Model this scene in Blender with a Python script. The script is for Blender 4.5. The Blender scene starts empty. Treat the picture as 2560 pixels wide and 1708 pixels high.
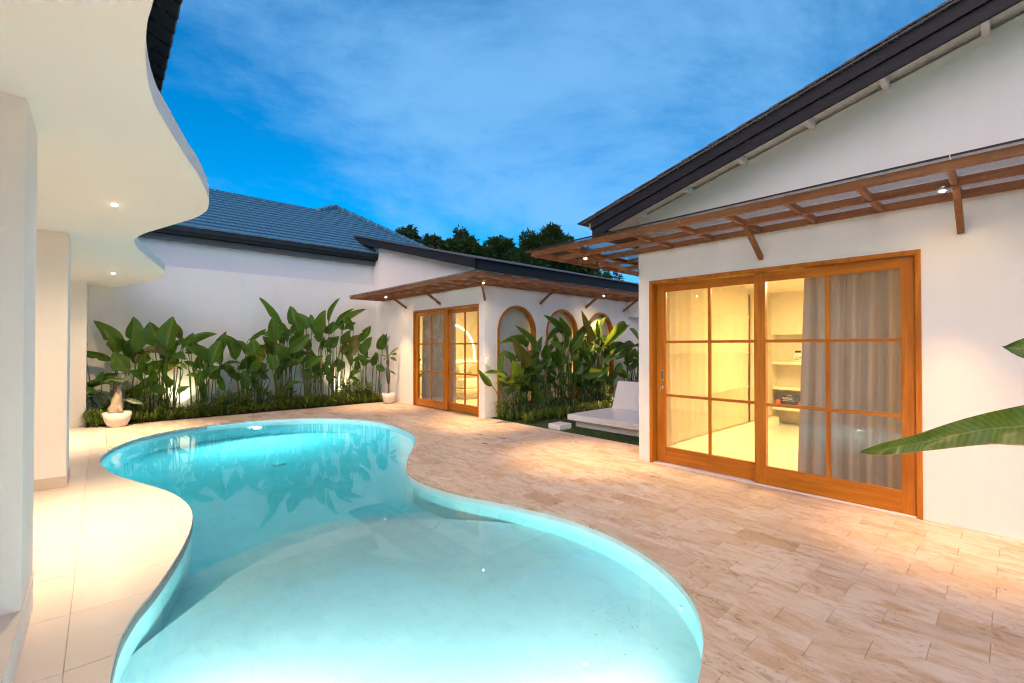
import bpy, bmesh, math, random
from mathutils import Vector, Matrix
from mathutils.geometry import delaunay_2d_cdt

random.seed(11)
R = math.radians
scn = bpy.context.scene

# ---------------------------------------------------------------- camera
cam_d = bpy.data.cameras.new('camera')
cam_d.lens = 16.0
cam_d.sensor_width = 36.0
cam_d.clip_start = 0.05
cam_d.clip_end = 800
cam = bpy.data.objects.new('camera', cam_d)
scn.collection.objects.link(cam)
CAM = Vector((0, 0, 1.5))
cam.location = CAM
cam.rotation_euler = (R(90.6), 0, R(-42.0))
scn.camera = cam

# ---------------------------------------------------------------- world: dusk sky with thin cloud
world = bpy.data.worlds.new('World')
scn.world = world
world.use_nodes = True
wn, wl = world.node_tree.nodes, world.node_tree.links
wn.clear()
w_out = wn.new('ShaderNodeOutputWorld')
w_bg = wn.new('ShaderNodeBackground')
sky = wn.new('ShaderNodeTexSky')
sky.sky_type = 'NISHITA'
sky.sun_disc = False
sky.sun_elevation = R(14)
sky.sun_rotation = R(215)
sky.air_density = 1.0
sky.dust_density = 0.3
sky.ozone_density = 4.0
w_tint = wn.new('ShaderNodeMix'); w_tint.data_type = 'RGBA'; w_tint.blend_type = 'MULTIPLY'
w_tint.inputs[0].default_value = 1.0
w_tint.inputs[7].default_value = (0.0, 0.84, 1.2, 1)
wl.new(sky.outputs[0], w_tint.inputs[6])
tc = wn.new('ShaderNodeTexCoord')
sep = wn.new('ShaderNodeSeparateXYZ')
wl.new(tc.outputs['Generated'], sep.inputs[0])
def wmath(op, a, b=None):
    n = wn.new('ShaderNodeMath'); n.operation = op
    for i, v in enumerate((a, b)):
        if v is None: continue
        if isinstance(v, (int, float)): n.inputs[i].default_value = v
        else: wl.new(v, n.inputs[i])
    return n.outputs[0]
zz = wmath('ADD', wmath('MAXIMUM', sep.outputs[2], 0.0), 0.22)
cmb = wn.new('ShaderNodeCombineXYZ')
wl.new(wmath('DIVIDE', sep.outputs[0], zz), cmb.inputs[0])
wl.new(wmath('DIVIDE', sep.outputs[1], zz), cmb.inputs[1])
mp = wn.new('ShaderNodeMapping')
mp.inputs['Location'].default_value = (3.9, -2.2, 0)
mp.inputs['Rotation'].default_value = (0, 0, R(12))
mp.inputs['Scale'].default_value = (0.8, 1.15, 1)
wl.new(cmb.outputs[0], mp.inputs[0])
nz = wn.new('ShaderNodeTexNoise')
nz.inputs['Scale'].default_value = 0.62
nz.inputs['Detail'].default_value = 9
nz.inputs['Roughness'].default_value = 0.66
nz.inputs['Distortion'].default_value = 0.35
wl.new(mp.outputs[0], nz.inputs[0])
ramp = wn.new('ShaderNodeValToRGB')
ramp.color_ramp.interpolation = 'EASE'
ramp.color_ramp.elements[0].position = 0.43
ramp.color_ramp.elements[0].color = (0, 0, 0, 1)
ramp.color_ramp.elements[1].position = 0.68
ramp.color_ramp.elements[1].color = (1, 1, 1, 1)
wl.new(nz.outputs[0], ramp.inputs[0])
w_mix = wn.new('ShaderNodeMix'); w_mix.data_type = 'RGBA'
wl.new(wmath('MULTIPLY', ramp.outputs[0], 0.66), w_mix.inputs[0])
wl.new(w_tint.outputs[2], w_mix.inputs[6])
w_mix.inputs[7].default_value = (1.75, 3.95, 6.6, 1)
wl.new(w_mix.outputs[2], w_bg.inputs[0])
w_bg.inputs[1].default_value = 0.072
wl.new(w_bg.outputs[0], w_out.inputs[0])

# ---------------------------------------------------------------- sun: the last soft afterglow behind the camera
sun_d = bpy.data.lights.new('sun', 'SUN')
sun_d.energy = 1.4
sun_d.angle = R(70)
sun_d.color = (1.0, 0.68, 0.53)
sun = bpy.data.objects.new('sun', sun_d)
scn.collection.objects.link(sun)
sun.rotation_euler = (R(50), 0, R(-58))

scn.view_settings.view_transform = 'Standard'
scn.view_settings.look = 'None'
scn.view_settings.exposure = 1.15
scn.view_settings.gamma = 1.0
scn.view_settings.use_curve_mapping = False
cy = scn.cycles
cy.use_denoising = True
try:
    cy.denoiser = 'OPENIMAGEDENOISE'
    cy.denoising_input_passes = 'RGB_ALBEDO_NORMAL'
    cy.denoising_prefilter = 'FAST'
except Exception:
    pass
cy.filter_width = 1.15
cy.sample_clamp_indirect = 5.0
cy.max_bounces = 9
cy.use_adaptive_sampling = True
cy.adaptive_threshold = 0.03
cy.diffuse_bounces = 4
cy.glossy_bounces = 4
cy.transmission_bounces = 8
cy.transparent_max_bounces = 24
cy.volume_bounces = 0
cy.caustics_refractive = True
cy.caustics_reflective = False
cy.blur_glossy = 0.5

# ---------------------------------------------------------------- node helpers
M = {}
class NT:
    def __init__(s, name):
        s.m = bpy.data.materials.new(name); s.m.use_nodes = True
        s.n, s.l = s.m.node_tree.nodes, s.m.node_tree.links
        s.n.clear()
        s.out = s.n.new('ShaderNodeOutputMaterial')
        M[name] = s.m
    def node(s, t, **kw):
        n = s.n.new(t)
        for k, v in kw.items():
            if k.startswith('_'): setattr(n, k[1:], v)
            else:
                key = k.replace('__', ' ')
                if isinstance(v, bpy.types.NodeSocket): s.l.new(v, n.inputs[key])
                else: n.inputs[key].default_value = v
        return n
    def coord(s, kind='Object', scale=(1, 1, 1), rot=(0, 0, 0)):
        t = s.n.new('ShaderNodeTexCoord'); mpn = s.n.new('ShaderNodeMapping')
        mpn.inputs['Scale'].default_value = scale; mpn.inputs['Rotation'].default_value = rot
        s.l.new(t.outputs[kind], mpn.inputs[0]); return mpn.outputs[0]
    def noise(s, vec, scale, detail=5, rough=0.55, dist=0.0):
        n = s.n.new('ShaderNodeTexNoise')
        if vec is not None: s.l.new(vec, n.inputs['Vector'])
        n.inputs['Scale'].default_value = scale; n.inputs['Detail'].default_value = detail
        n.inputs['Roughness'].default_value = rough; n.inputs['Distortion'].default_value = dist
        return n.outputs[0]
    def ramp(s, fac, stops):
        r = s.n.new('ShaderNodeValToRGB'); cr = r.color_ramp
        while len(cr.elements) < len(stops): cr.elements.new(0.5)
        for e, (p, c) in zip(cr.elements, stops):
            e.position = p; e.color = (c, c, c, 1) if isinstance(c, (int, float)) else (*c, 1)
        s.l.new(fac, r.inputs[0]); return r.outputs[0]
    def mix(s, fac, a, b, mode='MIX'):
        n = s.n.new('ShaderNodeMix'); n.data_type = 'RGBA'; n.blend_type = mode
        for i, v in ((0, fac), (6, a), (7, b)):
            if isinstance(v, bpy.types.NodeSocket): s.l.new(v, n.inputs[i])
            elif isinstance(v, (int, float)): n.inputs[i].default_value = v if i == 0 else (v, v, v, 1)
            else: n.inputs[i].default_value = (*v, 1)
        return n.outputs[2]
    def math(s, op, a, b=0.0):
        n = s.n.new('ShaderNodeMath'); n.operation = op
        for i, v in enumerate((a, b)):
            if isinstance(v, bpy.types.NodeSocket): s.l.new(v, n.inputs[i])
            else: n.inputs[i].default_value = v
        return n.outputs[0]
    def bump(s, h, strength=0.2, dist=0.01):
        b = s.n.new('ShaderNodeBump'); b.inputs['Strength'].default_value = strength
        b.inputs['Distance'].default_value = dist; s.l.new(h, b.inputs['Height']); return b.outputs[0]
    def principled(s, col, rough=0.6, normal=None, spec=0.4, metal=0.0, coat=0.0):
        p = s.n.new('ShaderNodeBsdfPrincipled')
        for k, v in (('Base Color', col), ('Roughness', rough), ('Normal', normal)):
            if v is None: continue
            if isinstance(v, bpy.types.NodeSocket): s.l.new(v, p.inputs[k])
            elif k == 'Base Color': p.inputs[k].default_value = (*v, 1)
            else: p.inputs[k].default_value = v
        p.inputs['Specular IOR Level'].default_value = spec
        p.inputs['Metallic'].default_value = metal
        p.inputs['Coat Weight'].default_value = coat
        return p
    def surf(s, sh):
        s.l.new(sh.outputs[0] if hasattr(sh, 'outputs') else sh, s.out.inputs[0]); return s.m
    def orand(s):
        o = s.n.new('ShaderNodeObjectInfo'); g = s.n.new('ShaderNodeNewGeometry')
        a = s.math('ADD', o.outputs['Random'], g.outputs['Random Per Island'])
        return s.math('FRACT', a)

def plaster(name, col, stain=0.08, bump=0.22, rough=0.85):
    t = NT(name); v = t.coord()
    big = t.noise(v, 0.7, 6, 0.62, 0.3); mid = t.noise(v, 5, 6, 0.6)
    vs = t.coord(scale=(3.5, 3.5, 0.35)); streak = t.noise(vs, 1.1, 5, 0.6)
    c = t.mix(t.ramp(big, [(0.35, 0.0), (0.7, stain * 2)]), col, tuple(x * y for x, y in zip(col, (0.86, 0.83, 0.78))))
    c = t.mix(t.ramp(streak, [(0.5, 0.0), (0.8, stain * 2.2)]), c, tuple(x * 0.78 for x in col))
    c = t.mix(t.ramp(mid, [(0.4, 0.0), (0.75, stain)]), c, tuple(x * 0.9 for x in col))
    hgt = t.math('ADD', t.noise(v, 14, 6, 0.65), t.noise(v, 2.0, 3, 0.5))
    return t.surf(t.principled(c, rough, t.bump(hgt, bump, 0.012), 0.25))
plaster('plaster_white', (0.85, 0.82, 0.785), 0.12, 0.3)
plaster('plaster_ceiling', (0.87, 0.84, 0.785), 0.03, 0.04)
plaster('plaster_neighbour', (0.74, 0.74, 0.75), 0.1, 0.1)
plaster('room_plaster', (0.80, 0.74, 0.58), 0.02, 0.03)
plaster('concrete_white', (0.82, 0.80, 0.79), 0.05, 0.06, 0.3)
plaster('concrete_lip', (0.40, 0.40, 0.41), 0.35, 0.5, 0.8)
plaster('skirting_stone', (0.60, 0.52, 0.45), 0.1, 0.05, 0.5)

def wood(name, col, dark, axis, rough=0.4, coat=0.0, scale=1.0, wear=0.0):
    t = NT(name)
    sc = [14 * scale] * 3; sc['xyz'.index(axis)] = 0.8 * scale
    v = t.coord(scale=tuple(sc)); r = t.orand()
    cm = t.n.new('ShaderNodeVectorMath'); cm.operation = 'ADD'
    t.l.new(v, cm.inputs[0])
    cx = t.n.new('ShaderNodeCombineXYZ'); t.l.new(t.math('MULTIPLY', r, 37.0), cx.inputs[0]); t.l.new(t.math('MULTIPLY', r, 17.0), cx.inputs[2])
    t.l.new(cx.outputs[0], cm.inputs[1])
    g = t.noise(cm.outputs[0], 1.6, 6, 0.62, 0.6)
    fine = t.noise(cm.outputs[0], 7.0, 3, 0.6)
    c = t.mix(t.ramp(g, [(0.34, 0.0), (0.66, 1.0)]), dark, col)
    c = t.mix(t.ramp(fine, [(0.45, 0.0), (0.8, 0.35)]), c, dark)
    c = t.mix(t.math('MULTIPLY', r, 0.28), c, tuple(x * 0.65 for x in col))
    if wear:
        w = t.noise(t.coord(), 9, 6, 0.7)
        c = t.mix(t.ramp(w, [(0.6, 0.0), (0.72, wear)]), c, (0.55, 0.42, 0.3))
    return t.surf(t.principled(c, rough, t.bump(fine, 0.12, 0.004), 0.4, coat=coat))
for ax in 'xyz':
    wood('teak_' + ax, (0.60, 0.20, 0.010), (0.38, 0.105, 0.005), ax, 0.34, 0.15)
    wood('canopy_wood_' + ax, (0.33, 0.135, 0.045), (0.16, 0.058, 0.02), ax, 0.5, 0.0, 1.0, 0.35)
    wood('fascia_' + ax, (0.020, 0.018, 0.021), (0.007, 0.006, 0.009), ax, 0.62, 0.0, 1.6, 0.05)

# travertine paving
t = NT('travertine')
r = t.orand()
geo = t.n.new('ShaderNodeNewGeometry')
off = t.n.new('ShaderNodeCombineXYZ')
t.l.new(t.math('MULTIPLY', r, 91.0), off.inputs[0]); t.l.new(t.math('MULTIPLY', r, 53.0), off.inputs[1]); t.l.new(t.math('MULTIPLY', r, 29.0), off.inputs[2])
va = t.n.new('ShaderNodeVectorMath'); va.operation = 'ADD'
t.l.new(geo.outputs['Position'], va.inputs[0]); t.l.new(off.outputs[0], va.inputs[1])
ms = t.n.new('ShaderNodeMapping'); ms.inputs['Scale'].default_value = (6.5, 2.4, 1); t.l.new(va.outputs[0], ms.inputs[0])
n1 = t.noise(ms.outputs[0], 0.9, 8, 0.68, 1.6)
ms2 = t.n.new('ShaderNodeMapping'); ms2.inputs['Scale'].default_value = (24, 8, 1); t.l.new(va.outputs[0], ms2.inputs[0])
n2 = t.noise(ms2.outputs[0], 0.9, 6, 0.72, 1.4)
n3 = t.noise(ms2.outputs[0], 0.22, 3, 0.5, 0.4)
pits = t.noise(ms2.outputs[0], 2.6, 2, 0.5)
base = t.ramp(r, [(0.0, (0.67, 0.545, 0.43)), (0.35, (0.73, 0.605, 0.495)), (0.7, (0.70, 0.56, 0.45)), (0.94, (0.64, 0.49, 0.37)), (1.0, (0.55, 0.38, 0.25))])
c = t.mix(t.ramp(n1, [(0.46, 0.0), (0.56, 0.45), (0.66, 0.95)]), base, (0.53, 0.335, 0.185))
strong = t.ramp(r, [(0.0, 1.0), (0.12, 0.5), (0.85, 0.45), (0.93, 1.0)])
vein = t.math('MULTIPLY', t.ramp(n2, [(0.53, 0.0), (0.60, 0.9)]), t.math('MULTIPLY', strong, t.ramp(n3, [(0.45, 0.05), (0.60, 1.0)])))
c = t.mix(vein, c, (0.30, 0.17, 0.085))
c = t.mix(t.math('MULTIPLY', t.ramp(pits, [(0.67, 0.0), (0.74, 0.8)]), t.ramp(n3, [(0.45, 0.0), (0.65, 1.0)])), c, (0.085, 0.06, 0.045))
blot = t.noise(ms.outputs[0], 0.35, 4, 0.6, 0.5)
c = t.mix(t.math('MULTIPLY', t.ramp(blot, [(0.62, 0.0), (0.70, 0.6)]), t.math('MULTIPLY', strong, n2)), c, (0.22, 0.20, 0.19))
pn = t.noise(geo.outputs['Position'], 1.3, 6, 0.65, 0.8)
c = t.mix(t.ramp(pn, [(0.50, 0.0), (0.64, 0.5)]), c, (0.60, 0.42, 0.26))
rust = t.noise(geo.outputs['Position'], 4.5, 6, 0.7, 1.5)
c = t.mix(t.ramp(rust, [(0.58, 0.0), (0.70, 0.7)]), c, (0.44, 0.255, 0.115))
spk = t.noise(geo.outputs['Position'], 34, 3, 0.6, 1.0)
c = t.mix(t.math('MULTIPLY', t.ramp(spk, [(0.66, 0.0), (0.71, 0.9)]), t.ramp(rust, [(0.48, 0.0), (0.6, 1.0)])), c, (0.11, 0.075, 0.05))
t.surf(t.principled(c, t.ramp(n1, [(0.3, 0.42), (0.8, 0.62)]), t.bump(t.math('SUBTRACT', n2, t.ramp(pits, [(0.68, 0.0), (0.75, 1.0)])), 0.16, 0.004), 0.35))

t = NT('grout'); v = t.coord()
t.surf(t.principled(t.mix(t.noise(v, 12, 5), (0.40, 0.31, 0.24), (0.54, 0.44, 0.35)), 0.9))

t = NT('porcelain_tile'); v = t.coord(scale=(1, 1, 1)); r = t.orand()
a = t.noise(v, 1.6, 7, 0.65, 0.8); b = t.noise(t.coord(scale=(2, 9, 1), rot=(0, 0, 0.6)), 2.0, 6, 0.65, 0.5)
c = t.mix(t.math('MULTIPLY', r, 0.35), (0.68, 0.58, 0.51), (0.635, 0.54, 0.475))
c = t.mix(t.ramp(a, [(0.4, 0.0), (0.8, 0.35)]), c, (0.58, 0.49, 0.43))
c = t.mix(t.ramp(b, [(0.6, 0.0), (0.75, 0.25)]), c, (0.78, 0.72, 0.66))
t.surf(t.principled(c, t.ramp(b, [(0.3, 0.26), (0.8, 0.42)]), t.bump(b, 0.05, 0.003), 0.45))

t = NT('pool_plaster'); v = t.coord()
a = t.noise(v, 1.3, 7, 0.68, 1.6); b = t.noise(t.coord(scale=(3, 1.2, 1), rot=(0, 0, 0.5)), 4.5, 7, 0.7, 1.0); dots = t.noise(v, 30, 4, 0.6)
c = t.mix(t.ramp(a, [(0.36, 0.0), (0.7, 0.6)]), (0.80, 0.86, 0.87), (0.64, 0.74, 0.77))
c = t.mix(t.ramp(b, [(0.5, 0.0), (0.78, 0.55)]), c, (0.56, 0.65, 0.68))
c = t.mix(t.ramp(dots, [(0.60, 0.0), (0.78, 0.25)]), c, (0.36, 0.42, 0.43))
t.surf(t.principled(c, 0.75, t.bump(b, 0.15, 0.006), 0.2))

t = NT('pool_water')
v = t.coord(); hgt = t.noise(v, 3.0, 2, 0.5)
gl = t.node('ShaderNodeBsdfGlass', Color=(1, 1, 1, 1), Roughness=0.0, IOR=1.333, Normal=t.bump(t.math('ADD', hgt, t.math('MULTIPLY', t.noise(t.coord(), 14.0, 2, 0.5), 0.12)), 0.03, 0.02))
t.surf(gl)
ab = t.node('ShaderNodeVolumeAbsorption', Color=(0.02, 0.90, 0.95, 1), Density=0.58)
t.l.new(ab.outputs[0], t.out.inputs['Volume'])

def glass(name, tint=(0.93, 0.96, 0.95), ior=1.5, rough=0.0):
    t = NT(name)
    g = t.n.new('ShaderNodeNewGeometry')
    iv = t.math('ADD', t.math('MULTIPLY', g.outputs['Backfacing'], 1.0 / ior - ior), ior)   # same air-to-glass reflectance on both faces of the thin pane
    fr = t.node('ShaderNodeFresnel', IOR=iv)
    tr = t.node('ShaderNodeBsdfTransparent', Color=(*tint, 1))
    gs = t.node('ShaderNodeBsdfGlossy', Color=(1, 1, 1, 1), Roughness=rough)
    mx = t.n.new('ShaderNodeMixShader')
    t.l.new(fr.outputs[0], mx.inputs[0]); t.l.new(tr.outputs[0], mx.inputs[1]); t.l.new(gs.outputs[0], mx.inputs[2])
    return t.surf(mx)
glass('window_glass')
glass('canopy_panel', (0.74, 0.76, 0.78), 1.45, 0.0)

def leafmat(name, lo, hi, rib, transl=0.3):
    t = NT(name); r = t.orand()
    tcn = t.n.new('ShaderNodeTexCoord'); sp = t.n.new('ShaderNodeSeparateXYZ'); t.l.new(tcn.outputs['Object'], sp.inputs[0])
    ax = t.math('ABSOLUTE', sp.outputs[0])
    wv = t.math('ADD', t.math('MULTIPLY', sp.outputs[1], 150.0), t.math('MULTIPLY', ax, -160.0))
    veins = t.math('MULTIPLY', t.math('ADD', t.math('SINE', wv), 1.0), 0.5)
    nzv = t.noise(tcn.outputs['Object'], 5, 5, 0.6)
    c = t.mix(r, lo, hi)
    c = t.mix(t.math('MULTIPLY', veins, 0.32), c, tuple(x * 1.7 for x in hi))
    c = t.mix(t.ramp(nzv, [(0.35, 0.0), (0.75, 0.4)]), c, tuple(x * 0.6 for x in lo))
    spots = t.noise(tcn.outputs['Object'], 2.2, 4, 0.7, 0.4)
    c = t.mix(t.ramp(spots, [(0.70, 0.0), (0.76, 0.75)]), c, (0.22, 0.13, 0.04))
    c = t.mix(t.ramp(ax, [(0.0, 1.0), (0.022, 0.0)]), c, rib)
    pr = t.principled(c, 0.36, t.bump(veins, 0.08, 0.01), 0.45)
    tl = t.node('ShaderNodeBsdfTranslucent'); t.l.new(t.mix(0.5, c, (0.30, 0.42, 0.03)), tl.inputs[0])
    mx = t.n.new('ShaderNodeMixShader'); mx.inputs[0].default_value = transl
    t.l.new(pr.outputs[0], mx.inputs[1]); t.l.new(tl.outputs[0], mx.inputs[2])
    return t.surf(mx)
leafmat('heliconia_leaf', (0.016, 0.062, 0.009), (0.105, 0.225, 0.028), (0.26, 0.36, 0.08), 0.36)
leafmat('heliconia_leaf_old', (0.10, 0.095, 0.02), (0.22, 0.19, 0.03), (0.30, 0.26, 0.09), 0.3)
leafmat('shrub_leaf', (0.02, 0.055, 0.012), (0.05, 0.11, 0.02), (0.08, 0.14, 0.03), 0.2)
leafmat('tree_leaf', (0.008, 0.022, 0.008), (0.024, 0.052, 0.014), (0.04, 0.08, 0.02), 0.2)
leafmat('sedge_blade', (0.05, 0.10, 0.014), (0.17, 0.22, 0.03), (0.12, 0.16, 0.04), 0.25)
leafmat('lawn_blade', (0.03, 0.075, 0.012), (0.07, 0.14, 0.02), (0.07, 0.13, 0.03), 0.2)
leafmat('succulent_leaf', (0.07, 0.10, 0.05), (0.12, 0.15, 0.08), (0.16, 0.19, 0.1), 0.05)

def simple(name, col, rough=0.6, metal=0.0, spec=0.4, var=0.15, scale=8, bump=0.08, coat=0.0):
    t = NT(name); v = t.coord(); n = t.noise(v, scale, 6, 0.6)
    c = t.mix(t.ramp(n, [(0.3, 0.0), (0.75, 1.0)]), col, tuple(x * (1 - var) for x in col))
    return t.surf(t.principled(c, rough, t.bump(n, bump, 0.005), spec, metal, coat))
simple('stem_green', (0.13, 0.19, 0.05), 0.5, var=0.4, scale=20)
simple('stalk_brown', (0.20, 0.12, 0.06), 0.8, var=0.5, scale=20)
simple('bark', (0.13, 0.10, 0.075), 0.9, var=0.5, scale=12, bump=0.5)
simple('adenium_bark', (0.50, 0.40, 0.29), 0.75, var=0.4, scale=16, bump=0.4)
simple('cactus_stem', (0.085, 0.095, 0.06), 0.75, var=0.5, scale=22, bump=0.5)
simple('pot_white', (0.76, 0.70, 0.63), 0.55, var=0.1, scale=6)
simple('pebble_white', (0.78, 0.75, 0.71), 0.6, var=0.25, scale=40)
simple('soil', (0.05, 0.035, 0.022), 0.95, var=0.5, scale=30, bump=0.6)
simple('lawn_soil', (0.045, 0.062, 0.02), 0.95, var=0.5, scale=20, bump=0.5)
simple('ground_earth', (0.16, 0.14, 0.11), 0.95, var=0.3, scale=3)
simple('tile_blue_grey', (0.10, 0.25, 0.38), 0.5, var=0.45, scale=5, bump=0.15)
simple('tile_black', (0.03, 0.032, 0.035), 0.6, var=0.4, scale=7, bump=0.15)
simple('tile_grey', (0.11, 0.105, 0.105), 0.7, var=0.3, scale=7, bump=0.15)
simple('gutter_grey', (0.13, 0.135, 0.15), 0.6, var=0.2, scale=3)
simple('black_metal', (0.015, 0.015, 0.016), 0.5, var=0.2)
simple('steel', (0.62, 0.60, 0.55), 0.3, 1.0, var=0.15)
simple('white_plastic', (0.80, 0.80, 0.79), 0.4, var=0.03, bump=0.0)
simple('sheet_white', (0.80, 0.77, 0.70), 0.8, var=0.06, scale=5, bump=0.2)
simple('throw_orange', (0.70, 0.30, 0.09), 0.85, var=0.2, scale=30, bump=0.3)
simple('cloth_navy', (0.055, 0.060, 0.11), 0.85, var=0.25, scale=30, bump=0.3)
simple('cloth_orange', (0.72, 0.16, 0.05), 0.85, var=0.2, scale=30, bump=0.3)
simple('print_cream', (0.75, 0.70, 0.60), 0.8, var=0.05)
simple('towel_grey', (0.20, 0.18, 0.15), 0.9, var=0.3, scale=30, bump=0.4)
simple('cushion_tan', (0.62, 0.47, 0.26), 0.85, var=0.15, scale=20, bump=0.3)
simple('room_floor', (0.74, 0.68, 0.56), 0.25, var=0.06, scale=2, bump=0.0)
simple('shelf_paint', (0.80, 0.74, 0.58), 0.5, var=0.03, bump=0.0)
simple('dark_gap', (0.035, 0.028, 0.02), 0.7, var=0.3)
simple('flower_orange', (0.80, 0.38, 0.03), 0.5, var=0.25, scale=20)

def fabric(name, col, transl, axis_scale=(30, 30, 2)):
    t = NT(name); n = t.noise(t.coord(scale=axis_scale), 6, 5, 0.6)
    c = t.mix(n, tuple(x * 0.85 for x in col), col)
    pr = t.principled(c, 0.9, t.bump(n, 0.1, 0.003), 0.15)
    tl = t.node('ShaderNodeBsdfTranslucent'); t.l.new(c, tl.inputs[0])
    mx = t.n.new('ShaderNodeMixShader'); mx.inputs[0].default_value = transl
    t.l.new(pr.outputs[0], mx.inputs[1]); t.l.new(tl.outputs[0], mx.inputs[2])
    return t.surf(mx)
fabric('curtain_grey', (0.50, 0.43, 0.40), 0.06)
fabric('sheer_cream', (0.78, 0.70, 0.52), 0.45, (14, 14, 1.2))
fabric('blind_cream', (0.66, 0.64, 0.61), 0.05, (10, 10, 10))

def emit(name, col, strength):
    t = NT(name); e = t.node('ShaderNodeEmission', Color=(*col, 1), Strength=strength)
    return t.surf(e)
WARM = (1.0, 0.60, 0.25)
emit('lamp_glow', (1.0, 0.82, 0.55), 60)
emit('cove_glow', (1.0, 0.80, 0.42), 4)
emit('room_lamp_glow', (1.0, 0.82, 0.5), 12)
emit('pool_lamp_glow', (0.85, 0.98, 1.0), 14)

# ---------------------------------------------------------------- mesh helpers
COL = scn.collection
def put(o, parent=None, label=None, cat=None, group=None, kind=None):
    COL.objects.link(o)
    if parent is not None:
        o.parent = parent
        o.matrix_parent_inverse = world_of(parent).inverted()
    if label: o['label'] = label
    if cat: o['category'] = cat
    if group: o['group'] = group
    if kind: o['kind'] = kind
    return o
def world_of(o):
    m = o.matrix_basis.copy()
    if o.parent: m = world_of(o.parent) @ o.matrix_parent_inverse @ m
    return m
def empty(name, loc=(0, 0, 0), parent=None, **kw):
    o = bpy.data.objects.new(name, None); o.location = loc
    o.empty_display_size = 0.1
    return put(o, parent, **kw)

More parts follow.
